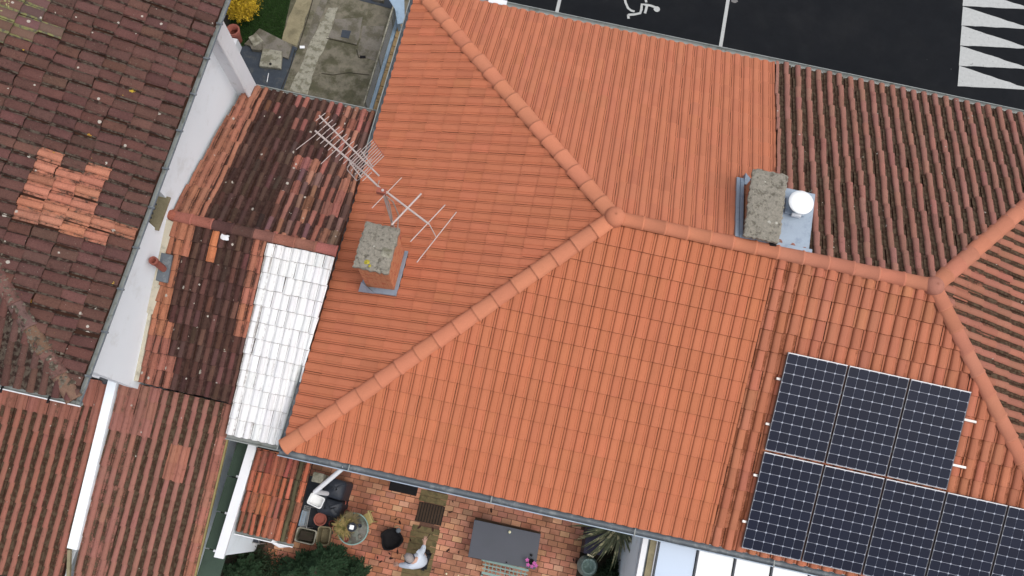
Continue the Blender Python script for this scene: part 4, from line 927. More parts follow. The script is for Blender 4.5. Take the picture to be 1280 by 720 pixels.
# verdigris bench
VB = root('garden_chair', tuple(at(625, 712, .0)), 'verdigris painted cast iron garden bench tucked under the grey table', 'bench')
for k in range(4):
    a_ = at(604-k*.6, 700+k*5.2, .46); b_ = at(660-k*.6, 713+k*5.2, .46)
    if k in (1, 2):
        for s in range(11):
            p = a_+(b_-a_)*(s+.5)/11; t = .5+.4*math.sin(s*2.1); mb = MB(); mb.tube([p+(0, .045, 0), p+(.03*math.cos(s), 0, .006), p-(0, .045, 0)], .010, 5); obj('scroll', mb, 'teal', VB)
    mb = MB(); mb.beam(a_, b_, .05 if k in (0, 3) else .022, .022); obj('rail', mb, 'teal', VB)
for (x, y) in ((603, 700), (602, 720), (660, 713), (658, 732)):
    p = at(x, y, .46); mb = MB(); mb.tube([(p[0], p[1], .45), (p[0]+.02, p[1], .2), (p[0], p[1], .001)], [.022, .014, .022], 6); obj('leg', mb, 'teal', VB)
# little balls at the bottom
for (x, y, r_) in ((558, 717, .022), (573, 719, .015)):
    P = at(x, y, 0); mb = MB(); mb.lathe((P[0], P[1], 0), [(.001, 0.001)]+[(r_*math.sin(t), r_-r_*math.cos(t)) for t in np.linspace(.3, 3.1, 7)], 12); obj('pebble', mb, 'candle', label=('larger' if r_ > .02 else 'smaller')+' pale yellow ball lying on the pavers at the bottom edge', cat='ball')
# black sack planter
BG = root('sack_planter', (2.0, -1.2, 0), 'black fabric planter with a small grey lid, standing on the patio', 'planter')
cen = at(489, 674, .35); mb = MB(); n_ = 26; prof = [(0, .001), (.9, .001), (1.02, .15), (1, .33), (1.04, .36), (.93, .37), (.86, .30), (.5, .26), (.01, .27)]
shape = lambda t: .195*(1+.05*math.cos(4*t+.8)+.055*math.sin(3*t+1)+.035*math.sin(5*t)+.02*math.sin(9*t)); v = []
for r_, z in prof:
    for k in range(n_): t = 2*math.pi*k/n_; v.append((cen[0]+shape(t)*r_*math.cos(t)*1.12, cen[1]+shape(t)*r_*math.sin(t)*1.12, z+random.uniform(-.006, .006)*(z > .1)))
mb.add(v, [(i*n_+k, i*n_+(k+1) % n_, (i+1)*n_+(k+1) % n_, (i+1)*n_+k) for i in range(len(prof)-1) for k in range(n_)], 0, True); obj('sack', mb, 'black', BG)
P = at(498, 663, .40); mb = MB(); mb.lathe(P, [(.05, -.04), (.055, .01), (.04, .03), (.001, .04)], 12); obj('lid', mb, 'zincdark', BG)
mb = MB(); mb.tube([at(493, 659, .38), at(497, 657, .40), at(500, 659, .40)], .012, 6); obj('handle', mb, 'concbeige', BG)
# ---------------------------------------------------------------- person
def skinned(name, verts, edges, radii, material, parent, sub=2, rootv=0, smooth=True):
    me = bpy.data.meshes.new(name); off = OFF[parent]
    me.from_pydata([tuple(np.array(v)-off) for v in verts], edges, []); o = bpy.data.objects.new(name, me); COL.objects.link(o)
    o.modifiers.new('skin', 'SKIN'); me.skin_vertices.new() if not me.skin_vertices else None
    for i, r_ in enumerate(radii):
        d = me.skin_vertices[0].data[i]; d.radius = r_ if isinstance(r_, tuple) else (r_, r_); d.use_root = (i == rootv)
    s = o.modifiers.new('sub', 'SUBSURF'); s.levels = sub; s.render_levels = sub
    bpy.context.view_layer.update()
    ev = o.evaluated_get(bpy.context.evaluated_depsgraph_get()); m2 = bpy.data.meshes.new_from_object(ev)
    m2.materials.clear(); m2.materials.append(M[material]); m2.polygons.foreach_set('use_smooth', [True]*len(m2.polygons))
    bpy.data.objects.remove(o); o = bpy.data.objects.new(name, m2); COL.objects.link(o); o.parent = parent; OFF[o] = off; return o
ft = at(526, 703, 0)
PE = root('person', (ft[0], ft[1], 0), 'person in a pale blue shirt with grey hair, leaning forward with both arms outstretched', 'person')
J = {}
J['hip'] = at(527.5, 700, .98); J['waist'] = at(525, 701, 1.14); J['chest'] = at(520.5, 701.5, 1.34); J['neck'] = at(516, 700.5, 1.47)
J['rs'] = at(524, 694.0, 1.38); J['re'] = at(529, 686.5, 1.26); J['rw'] = at(530.6, 679.5, 1.22)
J['ls'] = at(512.5, 706.5, 1.38); J['le'] = at(505, 706.5, 1.25); J['lw'] = at(498.5, 706.0, 1.16)
def foot(x, y): return at(x, y, .06)
hr = J['hip']+np.array([.02, .09, -.03]); hl = J['hip']+np.array([.0, -.10, -.03])
base_ = np.array([J['hip'][0], J['hip'][1], 0])
kr = np.array([hr[0]-.06, hr[1]+.02, .52]); kl = np.array([hl[0]-.06, hl[1]-.02, .52])
ar = np.array([hr[0]+.03, hr[1]+.03, .09]); al = np.array([hl[0]+.03, hl[1]-.03, .09])
fr_ = ar+np.array([-.17, .02, -.04]); fl_ = al+np.array([-.17, -.02, -.04])
hd = at(511.5, 697.5, 1.58); 
names = ['hip', 'waist', 'chest', 'neck', 'rs', 're', 'rw', 'ls', 'le', 'lw']
V_ = [J[n] for n in names]+[hr, kr, ar, fr_, hl, kl, al, fl_, hd+(0.01, 0, -.06)]
E_dg = [(0, 1), (1, 2), (2, 3), (2, 4), (4, 5), (5, 6), (2, 7), (7, 8), (8, 9), (0, 10), (10, 11), (11, 12), (12, 13), (0, 14), (14, 15), (15, 16), (16, 17), (3, 18)]
Rr = [.12, .12, .13, .055, .06, .042, .027, .06, .042, .027, .085, .055, .038, .035, .085, .055, .038, .035, .06]
def hand(w_, e_, thumb_side):
    d = (w_-e_)/np.linalg.norm(w_-e_); s = np.cross(d, (0, 0, 1)); s /= np.linalg.norm(s)
    k0 = len(V_); widx = [i for i, q in enumerate(V_) if q is w_][0]
    V_.append(w_+d*.05); Rr.append((.034, .018)); E_dg.append((widx, k0))
    for q, (o_, L) in enumerate(((-.026, .062), (-.009, .072), (.009, .07), (.026, .055))):
        V_.append(w_+d*.085+s*o_); Rr.append(.0095); V_.append(w_+d*(.085+L*.5)+s*o_*1.25+(0, 0, -.006)); Rr.append(.0085); V_.append(w_+d*(.085+L)+s*o_*1.3+(0, 0, -.024)); Rr.append(.007)
        b = len(V_)-3; E_dg.extend([(k0, b), (b, b+1), (b+1, b+2)])
    V_.append(w_+d*.045+s*thumb_side*.036); Rr.append(.011); V_.append(w_+d*.085+s*thumb_side*.056+(0, 0, -.012)); Rr.append(.009); E_dg.extend([(k0, len(V_)-2), (len(V_)-2, len(V_)-1)])
hand(J['rw'], J['re'], -1); hand(J['lw'], J['le'], 1)
skinned('body', V_, E_dg, Rr, 'skin', PE, 2)
# head: one shaped surface with face
fwd = np.array([-.80, .52, -.30]); fwd /= np.linalg.norm(fwd); side = np.cross(fwd, (0, 0, 1)); side /= np.linalg.norm(side); upv = np.cross(side, fwd)
def head_surf(scale=1, hair=False):
    mb = MB(); nu, nv = 24, 18; v = []
    for j in range(nv+1):
        ph_ = math.pi*j/nv
        for i in range(nu):
            th = 2*math.pi*i/nu; x = math.sin(ph_)*math.cos(th); y = math.sin(ph_)*math.sin(th); z = math.cos(ph_)
            a, b, c = .098*x, .076*y, .118*z
            if z < 0: b *= 1-.25*(-z); a *= 1+.08*(-z)*(x > 0)
            if not hair:
                if x > .8 and abs(y) < .22 and -.35 < z < .12: a += .024*(1-abs(y)/.22)*(1-abs(z+.15)/.3)
                if x > .6 and .12 < abs(y) < .5 and 0 < z < .22: a -= .010
                if abs(y) > .93 and -.2 < z < .15: b *= 1.14
                if x > .8 and abs(y) < .3 and -.52 < z < -.42: a += .006
            v.append(hd+(fwd*a+side*b+upv*c)*scale)
    f = [(j*nu+i, j*nu+(i+1) % nu, (j+1)*nu+(i+1) % nu, (j+1)*nu+i) for j in range(nv) for i in range(nu)]
    if hair: f = [q for q in f if (lambda c: c@upv > .010 or c@fwd < .012)(sum(v[k] for k in q)/4-hd)]
    mb.add(v, f, 0, True); return mb
obj('head', head_surf(), 'skin', PE)
hm = head_surf(1.10, True); obj('hair', hm, 'hair', PE)
mb = MB()
pts = [hd+(-fwd*.085*math.cos(t)+side*.088*math.sin(t))*1.02-upv*.045 for t in np.linspace(-1.9, 1.9, 13)]
mb.tube(pts, .014, 6); obj('collar', mb, 'band', PE)
for s in (-1, 1):
    mb = MB(); q = hd+fwd*.090+side*.030*s+upv*.012; mb.lathe(q, [(.001, .008), (.008, .004), (.01, 0), (.006, -.008)], 8); obj('eye', mb, 'black', PE)
# shirt, trousers, shoes
sh_v = [J['hip']+(0, 0, -.05), J['waist'], J['chest'], J['neck']+(.01, 0, -.035), J['rs'], J['re'], J['rw']-(J['rw']-J['re'])*.12, J['ls'], J['le'], J['lw']-(J['lw']-J['le'])*.12]
skinned('shirt', sh_v, [(0, 1), (1, 2), (2, 3), (2, 4), (4, 5), (5, 6), (2, 7), (7, 8), (8, 9)], [.15, .15, .155, .07, .080, .060, .042, .080, .060, .042], 'shirt', PE)
skinned('trousers', [J['hip']+(0.02, 0, -.04), hr, kr, ar, hl, kl, al], [(0, 1), (1, 2), (2, 3), (0, 4), (4, 5), (5, 6)], [.14, .105, .078, .062, .105, .078, .062], 'trouser', PE)
for q, r_ in ((ar, fr_), (al, fl_)):
    skinned('shoe', [q+(0.03, 0, -.045), (q+r_)/2+(0, 0, -.025), r_+(0, 0, -.01)], [(0, 1), (1, 2)], [.045, .05, .04], 'black', PE)
mb = MB(); mb.tube([at(531, 677, 1.2), at(537.5, 667, 1.15)], .008, 6); obj('stick', mb, 'wooddark', label='thin dark stick held in the right hand of the person', cat='stick')
# ---------------------------------------------------------------- clutter west of the patio
def up_(x, y, z): return at(x, y, z)
DP = MB(); p0 = np.array(up_(430.5, 583.5, 3.07)); p1 = np.array(up_(394, 614.5, 2.5)); DP.tube([p0, p1], .045, 10); DP.tube([p1, (p1[0], p1[1]+.0, 1.3)], .045, 10)
obj('downpipe', DP, 'whitepaint', W_)
WT = root('water_butt', tuple(up_(396, 623, 0)*np.array([1, 1, 0])), 'white plastic basin standing under the slanting downpipe', 'basin')
P = up_(395, 626, .95)
def rrect(cx, cy, hx, hy, rad, ang, n=5):
    out = []
    for sx, sy, a0 in ((1, 1, 0), (-1, 1, 90), (-1, -1, 180), (1, -1, 270)):
        for k in range(n):
            t = math.radians(a0+90*k/(n-1)); x = sx*(hx-rad)+rad*math.cos(t); y = sy*(hy-rad)+rad*math.sin(t)
            ca, sa = math.cos(ang), math.sin(ang); out.append((cx+x*ca-y*sa, cy+x*sa+y*ca))
    return out
def loft(rings, mi=0, smooth=False, capb=True, capt=False):
    mb = MB(); n = len(rings[0]); v = [p for r_ in rings for p in r_]
    mb.add(v, [(i*n+k, i*n+(k+1) % n, (i+1)*n+(k+1) % n, (i+1)*n+k) for i in range(len(rings)-1) for k in range(n)], mi, smooth)
    if capb: mb.add(rings[0], [tuple(range(n))[::-1]], mi)
    if capt: mb.add(rings[-1], [tuple(range(n))], mi)
    return mb
def basin(x, y, z, hx, hy, h, ang, wall=.02):
    R_ = lambda s, zz: [(a, b, zz) for a, b in rrect(x, y, hx*s, hy*s, min(hx, hy)*.35*s, ang)]
    return loft([R_(.8, z), R_(1, z+h), R_(1.07, z+h), R_(1.07, z+h+.015), R_(.93, z+h+.015), R_(.78, z+.03)], capb=True, capt=True)
obj('basin', basin(P[0], P[1], .80, .15, .11, .15, -.2), 'cowl', WT)
mb = MB(); mb.box(P[0]-.16, P[0]+.16, P[1]-.13, P[1]+.13, 0.001, .79); obj('stand', mb, 'navy', WT)
P = up_(397, 597, .9); obj('box', loft([[(a, b, z) for a, b in rrect(P[0], P[1], .105*s, .095*s, .02, 0)] for s, z in ((.95, .002), (1, .86), (1.06, .86), (1.06, .9), (.9, .91))], capt=True), 'conclight', label='pale grey lidded box against the wall under the eave', cat='box')
mb = MB(); q = [up_(x, y, 0) for x, y in ((376, 592), (427, 603), (424, 640), (416, 668), (370, 660))]; mb.prism([(a_[0], a_[1]) for a_ in q], .001, .02)
obj('darkening_sheet', mb, 'navy', label='dark sheet added to darken the corner under the pots and the covered barbecue', cat='sheet')  # sheet added only to darken the corner under the clutter
BQ = root('covered_barbecue', tuple(up_(414, 625, 0)*np.array([1, 1, 0])), 'barbecue under a dark navy cover in the patio corner', 'barbecue')
for k, (x, y, hx, hy, h) in enumerate(((418, 611, .21, .19, .85), (412, 634, .24, .17, .62))):
    P = up_(x, y, h); rg = [[(a+random.uniform(-.012, .012), b+random.uniform(-.012, .012), z+random.uniform(-.01, .01)) for a, b in rrect(P[0], P[1], hx*s, hy*s, .06, -.05, 6)] for s, z in ((1.08, .01), (1.02, h*.5), (1, h*.9), (.93, h*.98), (.6, h+.02), (.15, h+.04))]
    obj(['cover', 'side_shelf'][k], loft(rg, smooth=True, capt=True), 'navy', BQ)
mb = MB()
for d in (0, .05): a_ = up_(404+d*120, 603, .8); b_ = up_(399+d*130, 622, .6); mb.tube([a_, b_], .02, 6)
obj('folded_poles', mb, 'bluepaint', label='two pale blue folded tubes leaning beside the dark barbecue cover', cat='tubes')
def pot(x, y, z, r_, h, label, m1='terra', soil=True, name='plant_pot'):
    P = up_(x, y, h); t = root(name, (P[0], P[1], z), label, 'pot')
    mb = MB(); mb.lathe((P[0], P[1], z), [(0.001, .001), (r_*.7, .001), (r_*.92, h*.8), (r_*.95, h*.82), (r_*1.08, h*.84), (r_*1.08, h), (r_*.92, h), (r_*.85, h*.8)], 22); obj('pot', mb, m1, t)
    mb = MB(); mb.lathe((P[0], P[1], z), [(r_*.87, h*.78), (r_*.4, h*.8), (.001, h*.81)], 16); obj('soil', mb, 'soil' if soil else m1, t); return t
pot(400, 649, 0, .125, .42, 'round terracotta bowl below the barbecue cover', soil=False); pot(425, 628, 0, .12, .30, 'larger brown pot standing right of the barbecue cover')
pot(433, 640, 0, .05, .25, 'tiny dark red pot between the two brown pots', 'redplastic')
pot(415, 655, 0, .07, .22, 'small red pot next to the round glass table', 'redplastic')
RX = MB(); P = up_(419, 645, .4); RX.box(P[0]-.13, P[0]+.10, P[1]-.03, P[1]+.18, 0.001, .36); obj('crate', RX, 'redplastic', label='dark red crate squeezed between the pots', cat='crate', bevel=.02)
# wire rack
WR = root('wire_rack', tuple(up_(379, 648, 0)*np.array([1, 1, 0])), 'galvanised wire rack standing along the edge of the small red roof', 'rack')
q = [up_(x, y, .7) for x, y in ((381, 632), (388, 634), (383, 660), (375, 658))]
mb = MB(); mb.tube(q+[q[0]], .008, 5)
for p in q: mb.tube([p, (p[0], p[1], .002)], .008, 5)
obj('frame', mb, 'meshwire', WR)
mb = MB()
for k in range(1, 12):
    t = k/12; mb.tube([q[0]+(q[3]-q[0])*t, q[1]+(q[2]-q[1])*t], .004, 4)
for k in range(1, 4): t = k/4; mb.tube([q[0]+(q[1]-q[0])*t, q[3]+(q[2]-q[3])*t], .004, 4)
obj('wire_shelf', mb, 'meshwire', WR)
P = up_(379, 647, .3); mb = MB(); mb.box(P[0]-.06, P[0]+.05, P[1]-.18, P[1]+.14, .001, .3); obj('storage_box', mb, 'bluepaint', label='pale bluish box inside the wire rack', cat='box')
PL = root('trough_planter', tuple(up_(382, 670, 0)*np.array([1, 1, 0])), 'pale concrete trough planter beside the dark green tree', 'planter'); P = up_(382, 670, .45)
obj('trough', basin(P[0], P[1], 0.002, .20, .14, .42, .0), 'conclight', PL)
mb = MB(); mb.box(P[0]-.14, P[0]+.14, P[1]-.09, P[1]+.09, .36, .40); obj('soil', mb, 'soil', PL)
P = up_(404, 670, .4); obj('stone_trough', basin(P[0], P[1], 0.002, .13, .18, .36, .1), 'concbeige', label='mossy stone trough between the pale planter and the round glass table', cat='planter')
# round glass table with plants and cloths
GT = root('round_table', tuple(up_(441, 661, 0)*np.array([1, 1, 0])), 'round dusty glass garden table cluttered with dry plants', 'table'); P = up_(441, 661, .72)
mb = MB(); mb.lathe((P[0], P[1], .70), [(.001, 0), (.30, 0), (.31, .01), (.30, .02), (.001, .02)], 36); obj('tabletop', mb, 'glassy', GT)
mb = MB(); mb.lathe((P[0], P[1], .705), [(.302, -.012), (.325, -.012), (.325, .022), (.302, .022)], 36); obj('rim', mb, 'teal', GT)
for k in range(3):
    t = k*2.1; mb = MB(); mb.tube([(P[0]+.2*math.cos(t), P[1]+.2*math.sin(t), .70), (P[0]+.1*math.cos(t), P[1]+.1*math.sin(t), .35), (P[0]+.25*math.cos(t), P[1]+.25*math.sin(t), .002)], .014, 6); obj('leg', mb, 'teal', GT)
gp = pot(428, 660, .722, .085, .12, 'brown bowl of dry grass on the left of the round table', 'terra'); 
def tuft(P, r_, h, n, w_, matn, parent=None, droop=.5, name='leaves', **k):
    mb = MB()
    for i in range(n):
        t = random.uniform(0, 6.283); L = r_*random.uniform(.5, 1.1); d = np.array([math.cos(t), math.sin(t), 0]); s = np.array([-d[1], d[0], 0])*w_/2
        pts = [P+d*L*u+np.array([0, 0, h*(u-droop*u*u*1.3)*random.uniform(.9, 1.1)]) for u in (0, .35, .7, 1)]
        v = []; 
        for a_, u in zip(pts, (1, 1, .8, .1)): v += [a_-s*u, a_+s*u]
        mb.add(v, [(0, 1, 3, 2), (2, 3, 5, 4), (4, 5, 7, 6)], 0, False)
    return obj(name, mb, matn, parent, **k)
def leafball(P, rx, ry, rz, n, size, seed=0, clump=18):
    r = np.random.default_rng(seed); cs_ = r.normal(size=(clump, 3)); cs_ /= np.linalg.norm(cs_, axis=1)[:, None]; cs_ *= r.uniform(.45, .95, (clump, 1))
    k = r.integers(0, clump, n); c = cs_[k]+r.normal(size=(n, 3))*.17; c = c*[rx, ry, rz]+np.array(P); c[:, 2] = np.maximum(c[:, 2], .02)
    a = r.normal(size=(n, 3)); a /= np.linalg.norm(a, axis=1)[:, None]; b = np.cross(a, r.normal(size=(n, 3))); b /= np.linalg.norm(b, axis=1)[:, None]
    sz = size*r.uniform(.6, 1.3, (n, 1)); v = np.stack([c-a*sz, c+b*sz*.35, c+a*sz, c-b*sz*.35], 1).reshape(-1, 3)
    mb = MB(); mb.v = [tuple(q) for q in v.tolist()]; mb.f = [[4*i, 4*i+1, 4*i+2, 4*i+3] for i in range(n)]; mb.m = [0]*n; mb.sm = [False]*n; return mb
drym = mat('dry_grass', (.24, .18, .07), .25, 20, 60, .9, (.11, .10, .03), .45, .6, 12, bst=0)
P = up_(430, 659, .84); tuft(P, .26, .14, 190, .014, drym, gp, name='dry_grass')
P = up_(440, 650, .74); DG = pot(442, 648, .722, .07, .1, 'dark pot with trailing brown stems at the top of the round table', 'wooddark'); tuft(P+(0, 0, .1), .22, .08, 130, .016, mat('brown_foliage', (.13, .10, .05), .3, 20, bst=0), DG, name='foliage')
CP_ = root('candle_lantern', tuple(up_(440, 659, .72)), 'white square candle in a dark dish at the centre of the round table', 'candle'); P = up_(440, 659, .90)
mb = MB(); mb.lathe(P, [(.001, -.175), (.08, -.175), (.095, .03), (.078, .03), (.066, .012), (.001, .012)], 18); obj('dish', mb, 'navy', CP_)
mb = MB(); mb.box(P[0]-.045, P[0]+.045, P[1]-.045, P[1]+.045, P[2]+.013, P[2]+.07); obj('candle', mb, 'cowl', CP_, bevel=.012)
for k, (x, y, r_, lab) in enumerate(((451, 671, .05, 'tiny grey saucer near the lower rim of the round table'), (433, 674, .06, 'dark red bowl at the lower left of the round table'), (450, 657, .045, 'small dark jar right of the white candle'))):
    P = up_(x, y, .74); mb = MB(); mb.lathe((P[0], P[1], .722), [(.001, 0), (r_*.7, 0), (r_, .05), (r_*.85, .05), (r_*.6, .02), (.001, .02)], 14); obj(['saucer', 'bowl', 'jar'][k], mb, ['concpatch', 'redplastic', 'navy'][k], label=lab, cat=['saucer', 'bowl', 'jar'][k])
YB = root('folding_chair', tuple(up_(462, 649, 0)*np.array([1, 1, 0])), 'faded yellow garden chair pushed against the round glass table', 'chair')
q = [up_(x, y, .46) for x, y in ((452, 645), (463, 639), (468, 652), (460, 656))]
mb = MB(); mb.prism([(a_[0], a_[1]) for a_ in q], .44, .465); obj('seat', mb, 'yellow', YB, bevel=.008)
mb = MB(); mb.beam(q[1]+(.0, 0, .3), q[2]+(0, 0, .3), .025, .16); obj('backrest', mb, 'yellow', YB, bevel=.008)
for p in q: mb = MB(); mb.box(p[0]-.012, p[0]+.012, p[1]-.012, p[1]+.012, .001, .44); obj('leg', mb, 'yellow', YB)
for p in (q[1], q[2]): mb = MB(); mb.box(p[0]-.012, p[0]+.012, p[1]-.012, p[1]+.012, .465, .80); obj('back_post', mb, 'yellow', YB)
# ---------------------------------------------------------------- vegetation
def conifer(P, h, r_, nb, label, seed):
    """upright conifer: trunk, whorled branches carrying needle sprays"""
    t = root('conifer_tree', (P[0], P[1], 0), label, 'tree'); rr = random.Random(seed)
    mb = MB(); mb.tube([(P[0], P[1], 0), (P[0], P[1], h*.95)], [.06, .012], 8); 
    V = []; 
    for i in range(nb):
        u = rr.random()**.8; z = h*(.08+.88*u); L = r_*(1-u*.85)*rr.uniform(.75, 1.1); an = rr.uniform(0, 6.283)
        d = np.array([math.cos(an), math.sin(an), rr.uniform(.05, .45)]); b0 = np.array([P[0], P[1], z]); 
        mb.tube([b0, b0+d*L*.9], [.008, .003], 4, cap=False)
        s = np.array([-d[1], d[0], 0]); m_ = int(6+L*42)
        for k in range(m_):
            w = k/m_; p = b0+d*L*(.12+.88*w); sl2 = L*.30*(1.15-w)+.03
            for sg in (-1, 1):
                dd = d*.75+s*sg*rr.uniform(.5, .9)+np.array([0, 0, rr.uniform(-.25, .3)]); q = p+dd*sl2; wd = np.cross(dd, (rr.uniform(-.4, .4), rr.uniform(-.4, .4), 1)); wd = wd/np.linalg.norm(wd)*(.010+.006*rr.random())
                mid = (p+q)/2+(0, 0, .006); V += [p, mid+wd, q, mid-wd]
    obj('trunk', mb, 'bark', t); c = MB(); c.v = [tuple(map(float, q)) for q in V]; n = len(V)//4; c.f = [[4*i, 4*i+1, 4*i+2, 4*i+3] for i in range(n)]; c.m = [0]*n; c.sm = [False]*n
    obj('crown', c, 'leaf', t)
conifer(up_(405, 712, .8), 1.75, .62, 300, 'dark green conifer at the bottom edge, in front of the pale planter', 3)
conifer(up_(372, 718, .7), 1.25, .5, 200, 'smaller dark conifer left of the largest one at the bottom edge', 4)
conifer(up_(442, 722, .5), 1.0, .45, 160, 'low dark conifer right of the largest one, spreading onto the pavers', 5)
conifer(up_(300, 722, .5), .8, .5, 180, 'sparse dark conifer left below the small red roof', 6)
P = up_(342, 700, .2); obj('ground_cover', leafball((P[0]-.2, P[1]-.30, .1), .9, .45, .2, 5000, .035, 4, 60), 'leaf2', kind='stuff')
mb = MB(); 
for k in range(13): mb.beam((-1.05+k*.0, 0, 0), (-1.05, -.01, 0), .01, .01) if False else None
for k in range(4):
    y = -2.45-k*.2; mb = MB(); mb.box(-1.1, -.3, y-.085, y+.085, 0.001, .04); obj('garden_board', mb, 'wooddark', label=['uppermost', 'second', 'third', 'lowest'][k]+' dark board of the path below the white beam', cat='board', group='dark boards below the white beam')
# blue laundry-like covered chair behind small roof
CH = root('garden_chair', tuple(up_(330, 672, 0)*np.array([1, 1, 0])), 'grey and blue folded garden chair in the shade below the small red roof', 'chair'); P = up_(318, 668, .5)
mb = MB(); mb.box(P[0]-.2, P[0]+.15, P[1]-.16, P[1]+.06, .42, .46); obj('seat', mb, 'navy', CH)
mb = MB(); mb.tube([P+(-.2, .1, .35), P+(-.2, -.16, .0), P+(.15, -.16, 0), P+(.15, .1, .35)], .012, 6); obj('arm_frame', mb, 'alu', CH)
for dx, dy in ((-.2, -.16), (.15, -.16), (-.2, .06), (.15, .06)): mb = MB(); mb.tube([P+(dx, dy, -.04), (P[0]+dx, P[1]+dy, .001)], .010, 6); obj('leg', mb, 'alu', CH)
# yucca and right clutter
YC = root('yucca', tuple(up_(772, 672, 0)*np.array([1, 1, 0])), 'spiky yucca with long arching leaves growing under the eave', 'plant')
P = up_(775, 656, 1.25); mb = MB(); mb.tube([(P[0], P[1], 0), (P[0]+.02, P[1], .6), P], [.07, .055, .05], 8); obj('trunk', mb, 'bark', YC)
rr = random.Random(5)
for i in range(72):
    an = rr.uniform(-math.pi*.98, math.pi*.06) if i < 60 else rr.uniform(0, 6.28); L = rr.uniform(.55, 1.0); el = rr.uniform(-.2, .8); d = np.array([math.cos(an), math.sin(an), 0]); s = np.array([-d[1], d[0], 0]); v = []; nseg = 6
    for k in range(nseg+1):
        u = k/nseg; p = P+d*L*u*math.cos(el*.6)+np.array([0, 0, L*(math.sin(el)*u-.75*u*u)]); w2 = .022*(1-u**2.2)+.002
        v += [p-s*w2+(0, 0, .006), p, p+s*w2+(0, 0, .006)]
    mb = MB(); mb.add(v, [(3*k+a_, 3*k+a_+1, 3*k+a_+4, 3*k+a_+3) for k in range(nseg) for a_ in (0, 1)], 0, False); obj('leaf', mb, 'yucca', YC)
mb = MB(); mb.prism([(6.02, -2.5), (7.0, -2.5), (7.0, .3), (6.02, .3)], -.011, .003); obj('planting_bed', mb, 'soil', kind='structure')
P = up_(741, 672, .6); mb = MB(); q = [up_(x, y, .62) for x, y in ((736, 653), (762, 656), (754, 694), (730, 691))]
SBX = root('storage_chest', tuple(q[0]*np.array([1, 1, 0])), 'dark purple-grey storage chest beside the yucca', 'chest')
mb = MB(); mb.prism([(a_[0], a_[1]) for a_ in q], .002, .58); obj('chest_body', mb, 'navy', SBX)
mb = MB(); cx_ = sum(a_[0] for a_ in q)/4; cy_ = sum(a_[1] for a_ in q)/4; mb.prism([(cx_+(a_[0]-cx_)*1.05, cy_+(a_[1]-cy_)*1.03) for a_ in q], .582, .62); obj('lid', mb, mat('plum_grey_lid', (.045, .042, .065), .08, 5), SBX, bevel=.01)
UR = root('glazed_urn', tuple(up_(735, 706, 0)*np.array([1, 1, 0])), 'tall blue-green glazed urn in front of the dark chest', 'urn'); P = up_(736, 708, .62)
mb = MB(); mb.lathe((P[0], P[1], 0), [(.001, .001), (.10, .001), (.19, .2), (.22, .38), (.18, .54), (.14, .6), (.16, .63), (.13, .63), (.11, .56), (.001, .5)], 28); obj('urn', mb, 'tealdark', UR)
P = up_(738, 694.5, .66); mb = MB(); mb.beam(P-(.07, -.01, 0), P+(.07, -.01, 0), .035, .02); obj('wooden_spoon', mb, 'candle', label='small cream bar lying between the chest and the urn', cat='bar', bevel=.008)
P = up_(765, 712, .4); obj('ivy_shrub', leafball((P[0], P[1]-.1, .35), .26, .28, .3, 2600, .035, 9, 26), 'leaf2', label='dark low leafy shrub beneath the yucca leaves', cat='shrub')
FC = root('folding_chair', tuple(up_(790, 712, 0)*np.array([1, 1, 0])), 'grey metal folding chair beside the yucca and the veranda wall', 'chair')
q = [up_(x, y, .8) for x, y in ((782, 705), (792, 710), (790, 722), (779, 718))]
mb = MB(); mb.tube(q+[q[0]], .012, 6); obj('back_frame', mb, 'zincdark', FC)
for p in q: mb = MB(); mb.tube([p, (p[0], p[1], .001)], .010, 6); obj('leg', mb, 'zincdark', FC)
mb = MB(); mb.prism([(a_[0], a_[1]) for a_ in q], .43, .45); obj('seat', mb, 'zincdark', FC)
mb = MB(); q = [up_(x, y, 0) for x, y in ((779, 660), (800, 664), (794, 730), (770, 730))]; mb.prism([(a_[0], a_[1]) for a_ in q], .0005, .004); obj('paved_strip', mb, 'concpatch', kind='structure')
# ================================================================ NORTH COURTYARD
def jag(P, amp=.02, step=.16):
    out = []
    for (a0, b0), (a1, b1) in zip(P, P[1:]+P[:1]):
        n = max(1, int(math.hypot(a1-a0, b1-b0)/step))
        out += [(a0+(a1-a0)*k/n+random.uniform(-amp, amp), b0+(b1-b0)*k/n+random.uniform(-amp, amp)) for k in range(n)]
    return out
def gpoly(pts, z): return [(at(x, y, z)[0], at(x, y, z)[1]) for x, y in pts]
mb = MB(); mb.prism([(-4.6, 7.0), (.34, 7.0), (.34, 9.6), (-.46, 9.6), (-.46, 14), (-4.0, 14)], -.04, .0); CY = obj('courtyard', mb, 'concrete', kind='structure')
for nm, mm, pts, z in (('pale_strip', 'conclight', [(361, 113), (384, 118), (395, 80), (408, 56), (422, 9.5), (411, 9.5), (390, 50), (376, 82)], .006),
                       ('concrete_slab', 'concpatch', [(419, 24), (454, 22), (446, 56), (410, 47)], .008), ('concrete_slab', 'concpatch', [(454, 33), (480, 33), (472, 78), (446, 68)], .007),
                       ('beige_strip', 'concbeige', [(372, -5), (391, -5), (371, 58), (351, 49)], .010), ('grey_strip', 'concpatch', [(402, -6), (412, -6), (398, 30), (385, 62), (378, 58)], .005)):
    mb = MB(); mb.prism(jag(gpoly(pts, 0)), -.02, z); obj(nm, mb, mm, CY)
mb = MB()
for pts in ([(369, 62), (363, 84), (351, 113)], [(391, 0), (385, 22), (372, 62), (369, 66)], [(408, 48), (430, 53), (446, 57)], [(402, 92), (416, 94), (436, 91), (462, 94)], [(446, 62), (448, 72), (456, 72)]):
    P = [at(x, y, 0)+(0, 0, .0105) for x, y in pts]
    for a_, b_ in zip(P[:-1], P[1:]): mb.beam(a_, b_, .018, .004)
